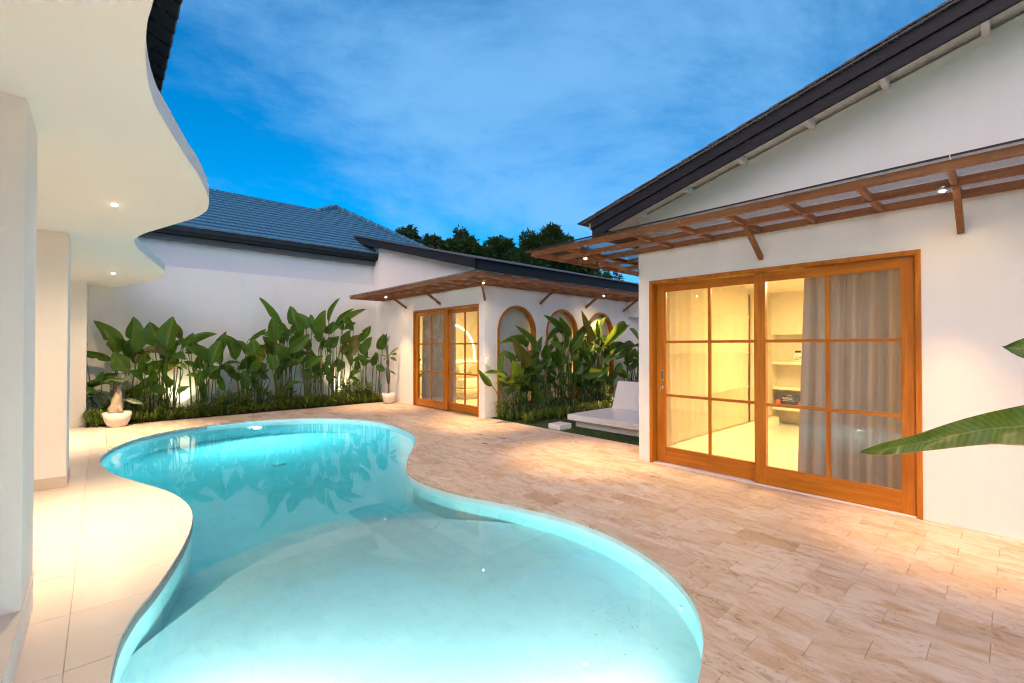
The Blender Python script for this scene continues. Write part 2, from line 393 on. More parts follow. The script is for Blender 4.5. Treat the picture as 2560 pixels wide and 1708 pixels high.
class MB:
    def __init__(s): s.v, s.f, s.sm = [], [], []
    def add(s, vs, fs, smooth=False):
        n = len(s.v); s.v += [tuple(p) for p in vs]; s.f += [tuple(i + n for i in f) for f in fs]; s.sm += [smooth] * len(fs); return s
    def box(s, x0, x1, y0, y1, z0, z1):
        vs = [(x, y, z) for z in (z0, z1) for y in (y0, y1) for x in (x0, x1)]
        return s.add(vs, [(0, 2, 3, 1), (4, 5, 7, 6), (0, 1, 5, 4), (2, 6, 7, 3), (0, 4, 6, 2), (1, 3, 7, 5)])
    def bar(s, p, q, w, h, up=(0, 0, 1)):
        p, q = Vector(p), Vector(q); d = (q - p).normalized(); up = Vector(up)
        a = d.cross(up).normalized() * (w / 2); b = a.cross(d).normalized() * (h / 2)
        vs = [c + i * a + j * b for c in (p, q) for i, j in ((-1, -1), (1, -1), (1, 1), (-1, 1))]
        return s.add(vs, [(0, 1, 2, 3), (7, 6, 5, 4), (0, 4, 5, 1), (1, 5, 6, 2), (2, 6, 7, 3), (3, 7, 4, 0)])
    def tube(s, pts, rad, n=7, cap=True, smooth=True):
        pts = [Vector(p) for p in pts]; rad = rad if isinstance(rad, (list, tuple)) else [rad] * len(pts)
        vs, prev = [], None
        for i, p in enumerate(pts):
            d = (pts[min(i + 1, len(pts) - 1)] - pts[max(i - 1, 0)]).normalized()
            ref = prev if prev else (Vector((1, 0, 0)) if abs(d.x) < 0.8 else Vector((0, 1, 0)))
            a = (ref - d * ref.dot(d)).normalized(); prev = a; b = d.cross(a)
            vs += [p + rad[i] * (math.cos(t) * a + math.sin(t) * b) for t in (2 * math.pi * k / n for k in range(n))]
        fs = [(i * n + k, i * n + (k + 1) % n, (i + 1) * n + (k + 1) % n, (i + 1) * n + k) for i in range(len(pts) - 1) for k in range(n)]
        if cap: fs += [tuple(range(n - 1, -1, -1)), tuple(range((len(pts) - 1) * n, len(pts) * n))]
        return s.add(vs, fs, smooth)
    def lathe(s, prof, c=(0, 0, 0), n=28):
        vs = [(c[0] + r * math.cos(2 * math.pi * k / n), c[1] + r * math.sin(2 * math.pi * k / n), c[2] + z) for r, z in prof for k in range(n)]
        fs = [(i * n + k, i * n + (k + 1) % n, (i + 1) * n + (k + 1) % n, (i + 1) * n + k) for i in range(len(prof) - 1) for k in range(n)]
        return s.add(vs, fs, True)
    def prism(s, poly, a, b, fn):
        """poly: 2D loop, fn(u, v, w) -> 3D; w runs a..b"""
        n = len(poly)
        vs = [fn(u, v, a) for u, v in poly] + [fn(u, v, b) for u, v in poly]
        return s.add(vs, [tuple(range(n - 1, -1, -1)), tuple(range(n, 2 * n))] + [(i, (i + 1) % n, n + (i + 1) % n, n + i) for i in range(n)])
    def region(s, loops, keep, a, b, fn):
        """closed slab between w=a and w=b over the triangles that keep() accepts"""
        v2, ed = [], []
        for lp in loops:
            n0 = len(v2); v2 += [Vector((p[0], p[1])) for p in lp]; ed += [(n0 + i, n0 + (i + 1) % len(lp)) for i in range(len(lp))]
        ov, oe, of, _, _, _ = delaunay_2d_cdt(v2, ed, [], 0, 1e-6)
        tri = []
        for f in of:
            c = sum((ov[i] for i in f), Vector((0, 0))) / len(f)
            if keep(c): tri.append(tuple(f))
        if not tri: return s
        n = len(ov); vs = [fn(p.x, p.y, b) for p in ov] + [fn(p.x, p.y, a) for p in ov]
        fs = list(tri) + [tuple(i + n for i in reversed(f)) for f in tri]
        cnt = {(f[i], f[(i + 1) % len(f)]) for f in tri for i in range(len(f))}
        for (i, j) in cnt:
            if (j, i) not in cnt: fs.append((j, i, i + n, j + n))
        used = sorted({i for f in fs for i in f}); mp_ = {k: q for q, k in enumerate(used)}
        return s.add([vs[i] for i in used], [tuple(mp_[i] for i in f) for f in fs])
    def plate(s, outer, holes, a, b, fn):
        return s.region([outer] + list(holes), lambda c: inside(c, outer) and not any(inside(c, h) for h in holes), a, b, fn)
    def mesh(s, name):
        me = bpy.data.meshes.new(name); me.from_pydata(s.v, [], s.f)
        me.polygons.foreach_set('use_smooth', s.sm); me.update()
        return me
    def build(s, name, mat, parent=None, bevel=0.0, fix=True, **kw):
        me = s.mesh(name)
        if fix:
            bm = bmesh.new(); bm.from_mesh(me); bmesh.ops.recalc_face_normals(bm, faces=bm.faces); bm.to_mesh(me); bm.free()
        me.materials.append(M[mat] if isinstance(mat, str) else mat)
        o = bpy.data.objects.new(name, me)
        if bevel:
            b = o.modifiers.new('bevel', 'BEVEL'); b.width = bevel; b.segments = 2; b.limit_method = 'ANGLE'; b.angle_limit = R(40)
        return put(o, parent, **kw)
def inside(p, poly):
    x, y, c = p[0], p[1], False; j = len(poly) - 1
    for i in range(len(poly)):
        xi, yi = poly[i][0], poly[i][1]; xj, yj = poly[j][0], poly[j][1]
        if (yi > y) != (yj > y) and x < (xj - xi) * (y - yi) / (yj - yi) + xi: c = not c
        j = i
    return c
def spline(pts, k=6, closed=True):
    n, out = len(pts), []
    for i in range(n if closed else n - 1):
        g = (lambda q: pts[q % n]) if closed else (lambda q: pts[max(0, min(n - 1, q))])
        p0, p1, p2, p3 = (Vector(g(i + q)) for q in (-1, 0, 1, 2))
        for s_ in range(k):
            u = s_ / k
            out.append(tuple(0.5 * ((2 * p1) + (p2 - p0) * u + (2 * p0 - 5 * p1 + 4 * p2 - p3) * u * u + (3 * p1 - p0 - 3 * p2 + p3) * u ** 3)))
    if not closed: out.append(tuple(pts[-1]))
    return out
XY = lambda u, v, w: (u, v, w)      # plate in plan, w is height
YZ = lambda u, v, w: (w, u, v)      # plate in an X = const wall
XZ = lambda u, v, w: (u, w, v)      # plate in a Y = const wall
def box(name, mat, parent, x0, x1, y0, y1, z0, z1, bevel=0.0, **kw):
    return MB().box(x0, x1, y0, y1, z0, z1).build(name, mat, parent, bevel, **kw)
def look(o, to):
    o.rotation_euler = (Vector(to) - o.location).to_track_quat('-Z', 'Y').to_euler()
def spot(parent, loc, to, energy, angle, col=WARM, blend=0.7, rad=0.03):
    d = bpy.data.lights.new('lamp_light', 'SPOT'); d.energy = energy; d.spot_size = R(angle); d.spot_blend = blend; d.color = col; d.shadow_soft_size = rad
    o = bpy.data.objects.new('lamp_light', d); o.location = loc; look(o, to); put(o, parent); return o
def in_view(p, mx=0.06):
    d = Vector(p) - CAM
    f = Vector((math.sin(R(42)), math.cos(R(42)), 0)); rgt = Vector((math.cos(R(42)), -math.sin(R(42)), 0))
    w = d.dot(f)
    if w < 0.2: return False
    return abs(d.dot(rgt) / w) < 1.125 + mx and abs(d.z / w) < 0.76 + mx

# ================================================================ pool plan
POOL = spline([(0.03, 2.5), (0.059, 2.966), (0.107, 3.203), (0.168, 3.386), (0.234, 3.532), (0.325, 3.776), (0.423, 4.076), (0.493, 4.323), (0.552, 4.576), (0.599, 4.854), (0.618, 5.136), (0.601, 5.416), (0.559, 5.707), (0.481, 6.012), (0.353, 6.38), (0.215, 6.778), (0.127, 7.053), (0.05, 7.436), (0.001, 7.824), (-0.012, 8.084), (0.009, 8.395), (0.097, 8.828), (0.235, 9.22), (0.45, 9.6), (0.75, 9.93), (1.15, 10.17), (1.6, 10.3), (2.1, 10.32), (2.6, 10.2), (3.05, 10.0), (3.45, 9.72), (3.8, 9.3), (4.02, 8.85), (4.12, 8.3), (4.1, 7.65), (3.973, 6.964), (3.745, 6.479), (3.457, 6.04), (3.12, 5.578), (2.861, 5.166), (2.709, 4.865), (2.652, 4.579), (2.648, 4.227), (2.718, 3.799), (2.847, 3.435), (2.947, 3.079), (3.038, 2.656), (3.034, 2.219), (2.955, 1.869), (2.847, 1.612), (2.715, 1.412), (2.575, 1.265), (2.412, 1.151), (2.286, 1.081), (2.175, 1.037), (1.981, 0.965), (1.6, 0.88), (1.15, 0.92), (0.72, 1.14), (0.36, 1.5), (0.12, 1.98)], 4)
def offset(poly, d):
    n, out = len(poly), []
    area = sum(poly[i][0] * poly[(i + 1) % n][1] - poly[(i + 1) % n][0] * poly[i][1] for i in range(n))
    sg = 1 if area > 0 else -1
    for i in range(n):
        t_ = (Vector(poly[(i + 1) % n]) - Vector(poly[i - 1])).normalized()
        out.append((poly[i][0] + sg * d * t_.y, poly[i][1] - sg * d * t_.x))
    return out
P03, P05, P12 = offset(POOL, 0.03), offset(POOL, 0.05), offset(POOL, 0.12)
WATER_Z, WADE_Z, STEP_Z, DEEP_Z = -0.06, -0.37, -0.70, -1.35

# ---------------------------------------------------------------- ground
big = [(-90, -90), (120, -90), (120, 140), (-90, 140)]
MB().plate(big, [P05], -0.30, -0.055, XY).build('ground', 'ground_earth', kind='structure')

# ---------------------------------------------------------------- swimming pool
pool = empty('swimming_pool', (1.8, 5.5, DEEP_Z), kind='structure')
MB().plate(P12, [POOL], -1.5, -0.021, XY).build('pool_wall', 'pool_plaster', pool)
MB().plate(P05, [], -1.5, DEEP_Z, XY).build('deep_floor', 'pool_plaster', pool)
wade = spline([(-0.6, 2.5), (0.0, 3.13), (0.217, 3.375), (0.546, 3.70), (0.79, 3.925), (1.284, 4.135), (1.84, 4.145), (2.33, 3.868), (2.843, 3.293), (3.25, 2.65)], 6, False) + [(4, -1), (-2, -1)]
step = spline([(-0.6, 3.3), (0.1, 4.08), (0.536, 4.378), (0.906, 4.55), (1.4, 4.69), (1.812, 4.681), (2.219, 4.504), (2.716, 4.232), (3.3, 3.7)], 6, False) + [(4, -1), (-2, -1)]
MB().region([P03, step], lambda c: inside(c, P03) and inside(c, step), -1.36, STEP_Z, XY).build('pool_step', 'pool_plaster', pool, 0.006)
MB().region([P03, wade], lambda c: inside(c, P03) and inside(c, wade), -1.37, WADE_Z, XY).build('wading_floor', 'pool_plaster', pool, 0.012)
# grey cement lip under the porch tiles
i0, i1 = 0, 26 * 4
inner = offset(POOL, -0.004)
lip = [POOL[i] for i in range(i0, i1)] + [inner[i] for i in range(i1 - 1, i0 - 1, -1)]
MB().prism(lip, -0.085, -0.021, XY).build('coping_lip', 'concrete_lip', pool)
jet = MB().lathe([(0.0, 0.0), (0.022, 0.0), (0.03, 0.006), (0.03, 0.0)], (0, 0, 0), 16)
for (x, y, z, rot) in ((3.03, 2.2, -0.22, -90), (2.72, 1.42, -0.25, -60)):
    o = jet.build('return_jet', 'white_plastic', None); COL.objects.unlink(o)
    o.location = (x - 0.004, y, z); o.rotation_euler = (0, R(-90), 0); put(o, pool)
MB().lathe([(0.0, 0.035), (0.06, 0.03), (0.10, 0.015), (0.115, 0.0)], (2.10, 7.88, DEEP_Z), 24).build('drain_cover', 'white_plastic', pool)
# dark grit that has settled on the wading floor
grit = MB()
for _ in range(46):
    u = random.gauss(0, 1); x = 2.42 + 0.10 * random.gauss(0, 1) - 0.1 * u; y = 1.62 + 0.07 * random.gauss(0, 1) - 0.10 * u
    s_ = random.uniform(0.001, 0.0042)
    grit.add([(x - s_, y, WADE_Z + 0.001), (x, y - s_, WADE_Z + 0.001), (x + s_ * 1.3, y, WADE_Z + 0.001), (x, y + s_, WADE_Z + s_)], [(0, 1, 3), (1, 2, 3), (2, 0, 3), (0, 2, 1)])
o = grit.build('settled_grit', 'soil', pool); o['kind'] = 'stuff'
MB().plate(P05, [], -1.45, WATER_Z, XY).build('water', 'pool_water', kind='structure')

# ---------------------------------------------------------------- paved terrace (travertine planks in running bond)
zoneT = [(1.6, -1.6), (5.288, -1.6), (5.288, 3.358), (6.03, 3.358), (6.03, 7.40), (5.924, 7.40), (5.924, 11.48), (0.064, 11.48), (0.064, 7.9), (1.6, 7.9)]
zoneP = [(-2.4, -1.6), (1.598, -1.6), (1.598, 7.898), (0.06, 7.898), (0.06, 11.48), (-0.22, 11.48), (-0.22, 12.44), (-2.4, 12.44)]
terrace = MB().region([zoneT, P03], lambda c: inside(c, zoneT) and not inside(c, P03), -0.05, -0.006, XY).build('terrace', 'grout', kind='structure')
porch = MB().region([zoneP, P03], lambda c: inside(c, zoneP) and not inside(c, P03), -0.05, -0.005, XY).build('porch_floor', 'grout', kind='structure')
def paving(root, zone, x0, dx, y0, dy, bond, gap, mat, name, top, thick, limit, chamfer):
    whole = MB(); w, l = dx - gap, dy - gap; c_ = chamfer
    vs = [(sx * (w / 2 - q), sy * (l / 2 - q), z) for z, q in ((-thick, 0), (-c_, 0), (0, c_)) for sx, sy in ((-1, -1), (1, -1), (1, 1), (-1, 1))]
    whole.add(vs, [(0, 3, 2, 1), (8, 9, 10, 11)] + [(a + i, a + (i + 1) % 4, a + 4 + (i + 1) % 4, a + 4 + i) for a in (0, 4) for i in range(4)])
    me = whole.mesh(name); me.materials.append(M[mat])
    items = []
    xs = [p[0] for p in zone]; ys = [p[1] for p in zone]
    i = math.floor((min(xs) - x0) / dx) - 1
    while x0 + i * dx < max(xs):
        sh = (dy * 0.5 if (bond and i % 2) else 0.0) + (random.uniform(-0.004, 0.004) if bond else 0)
        j = math.floor((min(ys) - y0) / dy) - 2
        while y0 + j * dy < max(ys) + dy:
            ax, ay = x0 + i * dx, y0 + j * dy + sh; j += 1
            rc = [(ax + gap / 2, ay + gap / 2), (ax + dx - gap / 2, ay + gap / 2), (ax + dx - gap / 2, ay + dy - gap / 2), (ax + gap / 2, ay + dy - gap / 2)]
            probe = [(ax + dx * u / 4, ay + dy * v_ / 6) for u in range(5) for v_ in range(7)]
            ok = [inside(q, zone) and not inside(q, POOL) for q in probe]
            if not any(ok): continue
            items.append(((ax + dx / 2, ay + dy / 2), rc, all(ok)))
        i += 1
    items.sort(key=lambda it: (not in_view((*it[0], 0), 0.1), Vector(it[0]).length))
    rest = MB()
    for k, (cxy, rc, full) in enumerate(items):
        dz = random.uniform(-0.0007, 0.0007)
        if full and k < limit:
            o = bpy.data.objects.new(name, me); o.location = (cxy[0], cxy[1], top + dz)
            o.rotation_euler = (random.uniform(-.0012, .0012), random.uniform(-.0018, .0018), 0); put(o, root); continue
        mb = rest if k >= limit else MB()
        if full: mb.prism(rc, top - thick, top + dz, XY)
        else:
            cc = rc
            mb.region([rc, POOL, zone], lambda c: inside(c, cc) and inside(c, zone) and not inside(c, POOL), top - thick, top + dz, XY)
        if k < limit and mb.v: mb.build(name, mat, root)
    if rest.v:
        o = rest.build('small_' + name + 's', mat, root); o['kind'] = 'stuff'
paving(terrace, zoneT, 2.528, 0.2035, 1.115, 0.4055, True, 0.0016, 'travertine', 'paver', 0.0, 0.021, 300, 0.0012)
paving(porch, zoneP, -0.122, 0.615, 2.95, 0.615, False, 0.0028, 'porcelain_tile', 'floor_tile', 0.0, 0.018, 300, 0.001)

hatch = empty('access_hatch', (4.62, 5.75, 0), label='flush paved access hatch in the terrace with two dark lifting slots', cat='hatch')
for a in ((4.31, 4.318, 5.32, 6.18), (4.932, 4.94, 5.32, 6.18), (4.318, 4.932, 5.32, 5.328), (4.318, 4.932, 6.172, 6.18)):
    box('rim', 'grout', hatch, *a, -0.004, 0.0012)
for (x, y) in ((4.40, 5.50), (4.86, 5.62), (4.78, 6.12)):
    MB().box(x - 0.012, x + 0.012, y - 0.07, y + 0.07, -0.004, 0.0018).build('lifting_slot', 'black_metal', hatch)

# ---------------------------------------------------------------- lawn and planting bed
MB().prism([(6.034, 3.362), (12, 3.362), (12, 7.43), (6.034, 7.43)], -0.05, -0.012, XY).build('lawn', 'lawn_soil', kind='structure')
MB().prism([(-0.215, 11.484), (5.92, 11.484), (5.92, 12.455), (-0.215, 12.455)], -0.05, 0.015, XY).build('planting_bed', 'soil', kind='structure')
gr = MB()
for _ in range(26000):
    x, y = random.uniform(6.04, 9.6), random.uniform(3.37, 7.3)
    if 6.64 < x < 9.3 and 3.7 < y < 5.62: continue
    a = random.uniform(0, 6.28); h = random.uniform(0.012, 0.036); w = random.uniform(0.002, 0.004); q = random.uniform(0.005, 0.03)
    ca, sa = math.cos(a), math.sin(a)
    gr.add([(x - w * sa, y + w * ca, -0.014), (x + w * sa, y - w * ca, -0.014), (x + q * ca, y + q * sa, -0.012 + h)], [(0, 1, 2)])
gr.build('grass', 'lawn_blade', fix=False, kind='stuff', label='short green lawn grass beside the white daybed', cat='grass')

# ================================================================ sliding doors
def sliding_door(house, X, y0, y1, top, fixed, name_label):
    """two glazed leaves, 2 x 3 panes each, in a wall facing -X; fixed: the two leaves as (y0, y1, x, muntin_y)"""
    d = empty('sliding_door', (X, y0, 0), house)
    d['label'] = name_label
    fw_ = 0.042
    fr = MB().box(X - 0.012, X + 0.16, y0, y0 + fw_, 0.0, top).box(X - 0.012, X + 0.16, y1 - fw_, y1, 0.0, top).box(X - 0.012, X + 0.16, y0 + fw_, y1 - fw_, top - fw_, top)
    fr.build('door_frame', 'teak_z', d, 0.003)
    for (a, b, x, my, sa, sb, br) in fixed:
        t0, t1 = x - 0.02, x + 0.02
        zb, zt = 0.012, top - fw_ - 0.006
        box('stile', 'teak_z', d, t0, t1, a, a + sa, zb, zt, 0.003)
        box('stile', 'teak_z', d, t0, t1, b - sb, b, zb, zt, 0.003)
        box('rail', 'teak_y', d, t0 + .001, t1 - .001, a + sa, b - sb, zb, br, 0.003)
        box('rail', 'teak_y', d, t0 + .001, t1 - .001, a + sa, b - sb, zt - 0.10, zt, 0.003)
        zs = [br, 0.873, 1.556, zt - 0.10]; ys = [a + sa, my, b - sb]
        for z in zs[1:3]: box('glazing_bar', 'teak_y', d, t0 + .006, t1 - .006, a + sa, b - sb, z - 0.0165, z + 0.0165, 0.003)
        for z0, z1 in zip(zs[:-1], zs[1:]):
            box('glazing_bar', 'teak_z', d, t0 + .005, t1 - .005, my - 0.018, my + 0.018, z0 + (0.0165 if z0 != br else 0), z1 - (0.0165 if z1 != zs[3] else 0), 0.003)
        for k in range(2):
            for z0, z1 in zip(zs[:-1], zs[1:]):
                box('pane', 'window_glass', d, x - 0.003, x + 0.003, ys[k] + 0.004, ys[k + 1] - 0.004, z0 + 0.004, z1 - 0.004)
    return d

def downlight(loc, label, group, energy, angle=66, rad=0.036, wide=0.14, col=WARM):
    e = empty('downlight', loc, label=label, cat='downlight', group=group)
    x, y, z = loc
    MB().lathe([(rad * 0.62, 0.004), (rad * 0.66, -0.004), (rad, -0.003), (rad, 0.03), (0.001, 0.03)], loc, 20).build('housing', 'steel', e)
    MB().lathe([(0.0005, -0.014), (rad * 0.35, -0.011), (rad * 0.55, -0.003), (rad * 0.6, 0.004)], (x, y, z), 20).build('lens', 'lamp_glow', e)
    spot(e, (x, y, z - 0.05), (x, y, 0), energy * 3.2, angle, col, 1.0)
    spot(e, (x, y, z - 0.05), (x, y, 0), energy * wide, 165, col, 1.0)
    return e

# ================================================================ right-hand house
XR = 5.29
house = empty('pool_house', (XR, 1.5, 0), label='white gabled pool house with teak sliding door and slatted timber canopy', cat='house')
sl = 0.268
gz = lambda y: 3.675 + 0.262 * (1.5 - y)          # underside of the roof at the wall
wl_ = MB()
wl_.prism([(3.2, 0), (3.36, 0), (3.36, 2.346), (3.2, 2.346)], XR, XR + 0.15, YZ)
wl_.prism([(-4.5, 0), (0.556, 0), (0.556, 2.346), (-4.5, 2.346)], XR, XR + 0.15, YZ)
wl_.prism([(-4.5, 2.346), (0.556, 2.346), (3.2, 2.346), (3.36, 2.346), (3.36, gz(3.36)), (-1.9, gz(-1.9)), (-4.5, gz(-1.9) - 0.68)], XR, XR + 0.15, YZ)
wl_.box(XR + 0.15, 11.0, 3.21, 3.36, 0, gz(3.36))
wl_.box(9.9, 10.05, -4.5, 3.21, 0, 3.1)
wl_.box(XR + 0.15, 9.9, -4.5, -4.35, 0, 3.1)
wl_.build('wall', 'plaster_white', house)
MB().box(XR + 0.15, 9.9, -1.2, -1.05, 0, 2.6).box(9.55, 9.9, -1.05, 2.42, 0, 2.6).box(9.55, 9.9, 3.17, 3.205, 0, 2.6).box(9.55, 9.9, 2.42, 3.17, 1.72, 2.6).build('inner_wall', 'room_plaster', house)
MB().box(XR + 0.15, 9.9, -4.3, 3.205, 2.52, 2.6).build('room_ceiling', 'room_plaster', house)
MB().box(XR + 0.12, 9.9, -4.3, 3.205, -0.04, 0.012).build('room_floor', 'room_floor', house)
MB().box(XR + 0.155, 9.55, 3.17, 3.207, 0.012, 2.52).build('room_lining', 'room_plaster', house)
# roof
xe = 4.85
lo = lambda y: 3.557 + sl * (1.5 - y)
roof = MB()
roof.prism([(3.86, lo(3.86) + 0.15), (3.86, lo(3.86) + 0.23), (-1.9, lo(-1.9) + 0.23), (-6.5, lo(-1.9) - 1.0), (-6.5, lo(-1.9) - 1.1), (-1.9, lo(-1.9) + 0.15)], xe + 0.03, 11.5, YZ)
rf = roof.build('roof', 'plaster_white', house)
fa = MB().prism([(3.79, lo(3.79)), (3.79, lo(3.79) + 0.115), (-1.9, lo(-1.9) + 0.115), (-1.9, lo(-1.9))], xe, xe + 0.03, YZ)
fa.build('fascia_board', 'fascia_y', house, 0.004)
MB().prism([(3.80, lo(3.80) + 0.118), (3.80, lo(3.80) + 0.235), (-1.9, lo(-1.9) + 0.235), (-1.9, lo(-1.9) + 0.118)], xe - 0.022, xe + 0.028, YZ).build('fascia_board', 'fascia_y', house, 0.004)
MB().box(xe + 0.032, 11.0, 3.765, 3.795, lo(3.79) - 0.0, lo(3.79) + 0.16).build('fascia_board', 'fascia_x', house, 0.004)
ang = math.atan(sl)
tile = MB().box(-0.06, 0.36, -0.20, 0.20, 0.0, 0.012).mesh('rake_tile'); tile.materials.append(M['tile_grey'])
for k in range(20):
    y = 3.80 - k * 0.30
    if y < -1.9: break
    o = bpy.data.objects.new('rake_tile', tile); o.location = (xe + 0.0, y, lo(y) + 0.252 + 0.012)
    o.rotation_euler = (-ang + 0.025, 0, random.uniform(-.01, .01)); put(o, rf)
MB().prism([(3.92, lo(3.92) + 0.236), (3.92, lo(3.92) + 0.254), (-1.9, lo(-1.9) + 0.254), (-1.9, lo(-1.9) + 0.236)], xe - 0.05, 11.5, YZ).build('roof_covering', 'tile_grey', rf)
for y in (0.15, 0.778, 1.36, 2.007, 2.63, 3.25):
    z = gz(y) + 0.0
    box('purlin', 'plaster_white', house, xe + 0.034, XR - 0.001, y - 0.025, y + 0.025, z - 0.032, z + 0.03, 0.003)

def canopy(house, beams, crosses, panels, braces, zb, h=0.10):
    cn = empty('canopy', (beams[0][0], beams[0][2], zb), house)
    for (x0, x1, y0, y1) in beams: box('beam', 'canopy_wood_x' if x1 - x0 > y1 - y0 else 'canopy_wood_y', cn, x0, x1, y0, y1, zb, zb + h, 0.003)
    for (x0, x1, y0, y1) in crosses: box('cross_piece', 'canopy_wood_x' if x1 - x0 > y1 - y0 else 'canopy_wood_y', cn, x0, x1, y0, y1, zb + 0.006, zb + h - 0.008, 0.003)
    for (x0, x1, y0, y1) in panels: box('roof_panel', 'canopy_panel', cn, x0, x1, y0, y1, zb + h + 0.008, zb + h + 0.014)
    for (p, q) in braces: MB().bar(p, q, 0.045, 0.05).build('brace', 'canopy_wood_x', cn, 0.003)
    return cn
zc = 2.72
beams = [(4.325, 4.375, -3, 4.42), (4.81, 4.855, -3, 4.37), (5.245, 5.29, -3, 4.37), (4.375, 8.2, 4.37, 4.42)]
crosses = []
ys = [0.31 + 0.512 * k for k in range(-6, 6)]
for y in ys: crosses += [(4.375, 4.81, y - 0.02, y + 0.02), (4.855, 5.245, y - 0.02, y + 0.02)]
for y in (3.87,): crosses += [(4.375, 4.81, y - .02, y + .02), (4.855, 5.245, y - .02, y + .02), (5.29, 8.2, y - .02, y + .02)]
for x in (5.76, 6.27, 6.78, 7.29, 7.8): crosses += [(x - .02, x + .02, 3.36, 3.85), (x - .02, x + .02, 3.89, 4.37)]
panels = [(4.28, 5.288, -3, 0.296), (4.28, 5.288, 0.302, 2.40), (4.28, 5.288, 2.406, 4.50), (5.29, 8.2, 3.362, 4.50)]
braces = [((5.29, 1.846, 2.45), (4.84, 1.846, 2.745)), ((5.29, 0.306, 2.45), (4.86, 0.306, 2.745)), ((5.292, 3.362, 2.45), (4.86, 3.92, 2.735))]
cn = canopy(house, beams, crosses, panels, braces, zc, 0.065)
for (y0, y1) in ((-3, 0.296), (0.302, 2.40), (2.406, 4.50)):
    box('panel_edge', 'black_metal', cn, 4.274, 4.28, y0, y1, zc + 0.069, zc + 0.083)
d = sliding_door(house, XR, 0.556, 3.2, 2.346, [(0.602, 1.935, XR + 0.045, 1.255, 0.098, 0.115, 0.21), (1.83, 3.15, XR + 0.105, 2.459, 0.10, 0.13, 0.212)], 'wide teak sliding door with two leaves of six panes')
box('door_sill', 'concrete_white', d, XR - 0.004, XR + 0.16, 0.56, 3.196, -0.002, 0.009)
box('pull_handle', 'steel', d, XR + 0.080, XR + 0.084, 3.055, 3.085, 1.06, 1.20, 0.002)
box('handle_recess', 'black_metal', d, XR + 0.078, XR + 0.081, 3.063, 3.077, 1.08, 1.18)
lk = MB().lathe([(0.0, 0.006), (0.02, 0.006), (0.024, 0.0)], (0, 0, 0), 16).build('lock', 'steel', None); COL.objects.unlink(lk)
lk.location = (XR + 0.083, 3.075, 0.97); lk.rotation_euler = (0, R(-90), 0); put(lk, d)
MB().box(XR + 0.05, XR + 0.082, 3.073, 3.077, 0.962, 0.978).box(XR + 0.046, XR + 0.051, 3.068, 3.082, 0.945, 0.975).tube([(XR + 0.05, 3.075, 0.955), (XR + 0.052, 3.085, 0.93), (XR + 0.055, 3.078, 0.91)], 0.004).build('key', 'steel', d)

def curtain(name, x, y0, y1, z0, z1, folds, amp, mat, label, lean=0.0, axis='x', group=None):
    mb = MB(); n = folds * 10; m = 14; vs = []
    for j in range(m + 1):
        v_ = j / m; z = z1 + (z0 - z1) * v_
        for i in range(n + 1):
            u = i / n
            ph = 2 * math.pi * folds * u + 0.7 * math.sin(5 * u + 1.3) + 0.3 * v_ * math.sin(11 * u)
            q = amp * (0.65 + 0.5 * v_) * (math.sin(ph) + 0.28 * math.sin(2.1 * ph + 0.8))
            y = y0 + (y1 - y0) * u + lean * v_ * u + 0.25 * amp * math.cos(ph) * 0.6
            vs.append((x + q, y, z) if axis == 'x' else (y, x + q, z))
    mb.add(vs, [(j * (n + 1) + i, j * (n + 1) + i + 1, (j + 1) * (n + 1) + i + 1, (j + 1) * (n + 1) + i) for j in range(m) for i in range(n)], True)
    o = mb.build(name, mat, None, fix=False, label=label, cat='curtain', group=group)
    return o
curtain('curtain', 5.66, 0.60, 1.53, 0.03, 2.40, 7, 0.042, 'curtain_grey', 'grey pleated curtain drawn to one side behind the wide sliding door', 0.08)
def sheer(x0, x1, label):
    mb = MB(); n = int((x1 - x0) * 46); rows = [2.44, 2.02, 2.0, 1.98, 1.42, 1.40, 1.38, 0.82, 0.80, 0.78, 0.22]
    vs = []
    for j, z in enumerate(rows):
        for i in range(n + 1):
            x = x0 + (x1 - x0) * i / n
            q = 0.010 * math.sin(13 * x + 0.6 * math.sin(5 * x)) + 0.006 * math.sin(31 * x + z) + 0.012 * math.sin(3.1 * x + 2 * z)
            vs.append((x, 3.10 + q - (0.012 if j in (2, 5, 8) else 0), z + 0.012 * math.sin(2.3 * x + j)))
    mb.add(vs, [(j * (n + 1) + i, j * (n + 1) + i + 1, (j + 1) * (n + 1) + i + 1, (j + 1) * (n + 1) + i) for j in range(len(rows) - 1) for i in range(n)], True)
    mb.build('sheer_curtain', 'sheer_cream', None, fix=False, label=label, cat='curtain', group='sheer curtains of the pool house room')
sheer(5.62, 8.28, 'wide cream sheer curtain along the side wall of the pool house room')
sheer(8.40, 9.4, 'narrow cream sheer panel beyond the dark gap in the pool house room')
box('curtain_gap_strip', 'dark_gap', house, 8.29, 8.39, 3.12, 3.165, 0.2, 2.4)  # dark-coloured strip standing in for the gap between the two sheers
box('wall_plinth', 'room_plaster', house, 5.5, 9.5, 3.02, 3.168, 0.014, 0.17)
shelf = empty('shelf_unit', (9.7, 2.8, 0), label='built-in cream shelves in the wall niche of the pool house', cat='shelves')
for z, q in ((0.40, 0.09), (0.745, 0.055), (1.215, 0.055)):
    box('shelf', 'shelf_paint', shelf, 9.42, 9.88, 2.42, 3.168, z - q, z, 0.004)
box('back_panel', 'shelf_paint', shelf, 9.87, 9.895, 2.42, 3.168, 0.02, 1.715)
bag = empty('tote_bag', (9.5, 2.83, 0.4), label='folded navy tote bag with pale lettering on the lowest shelf', cat='bag')
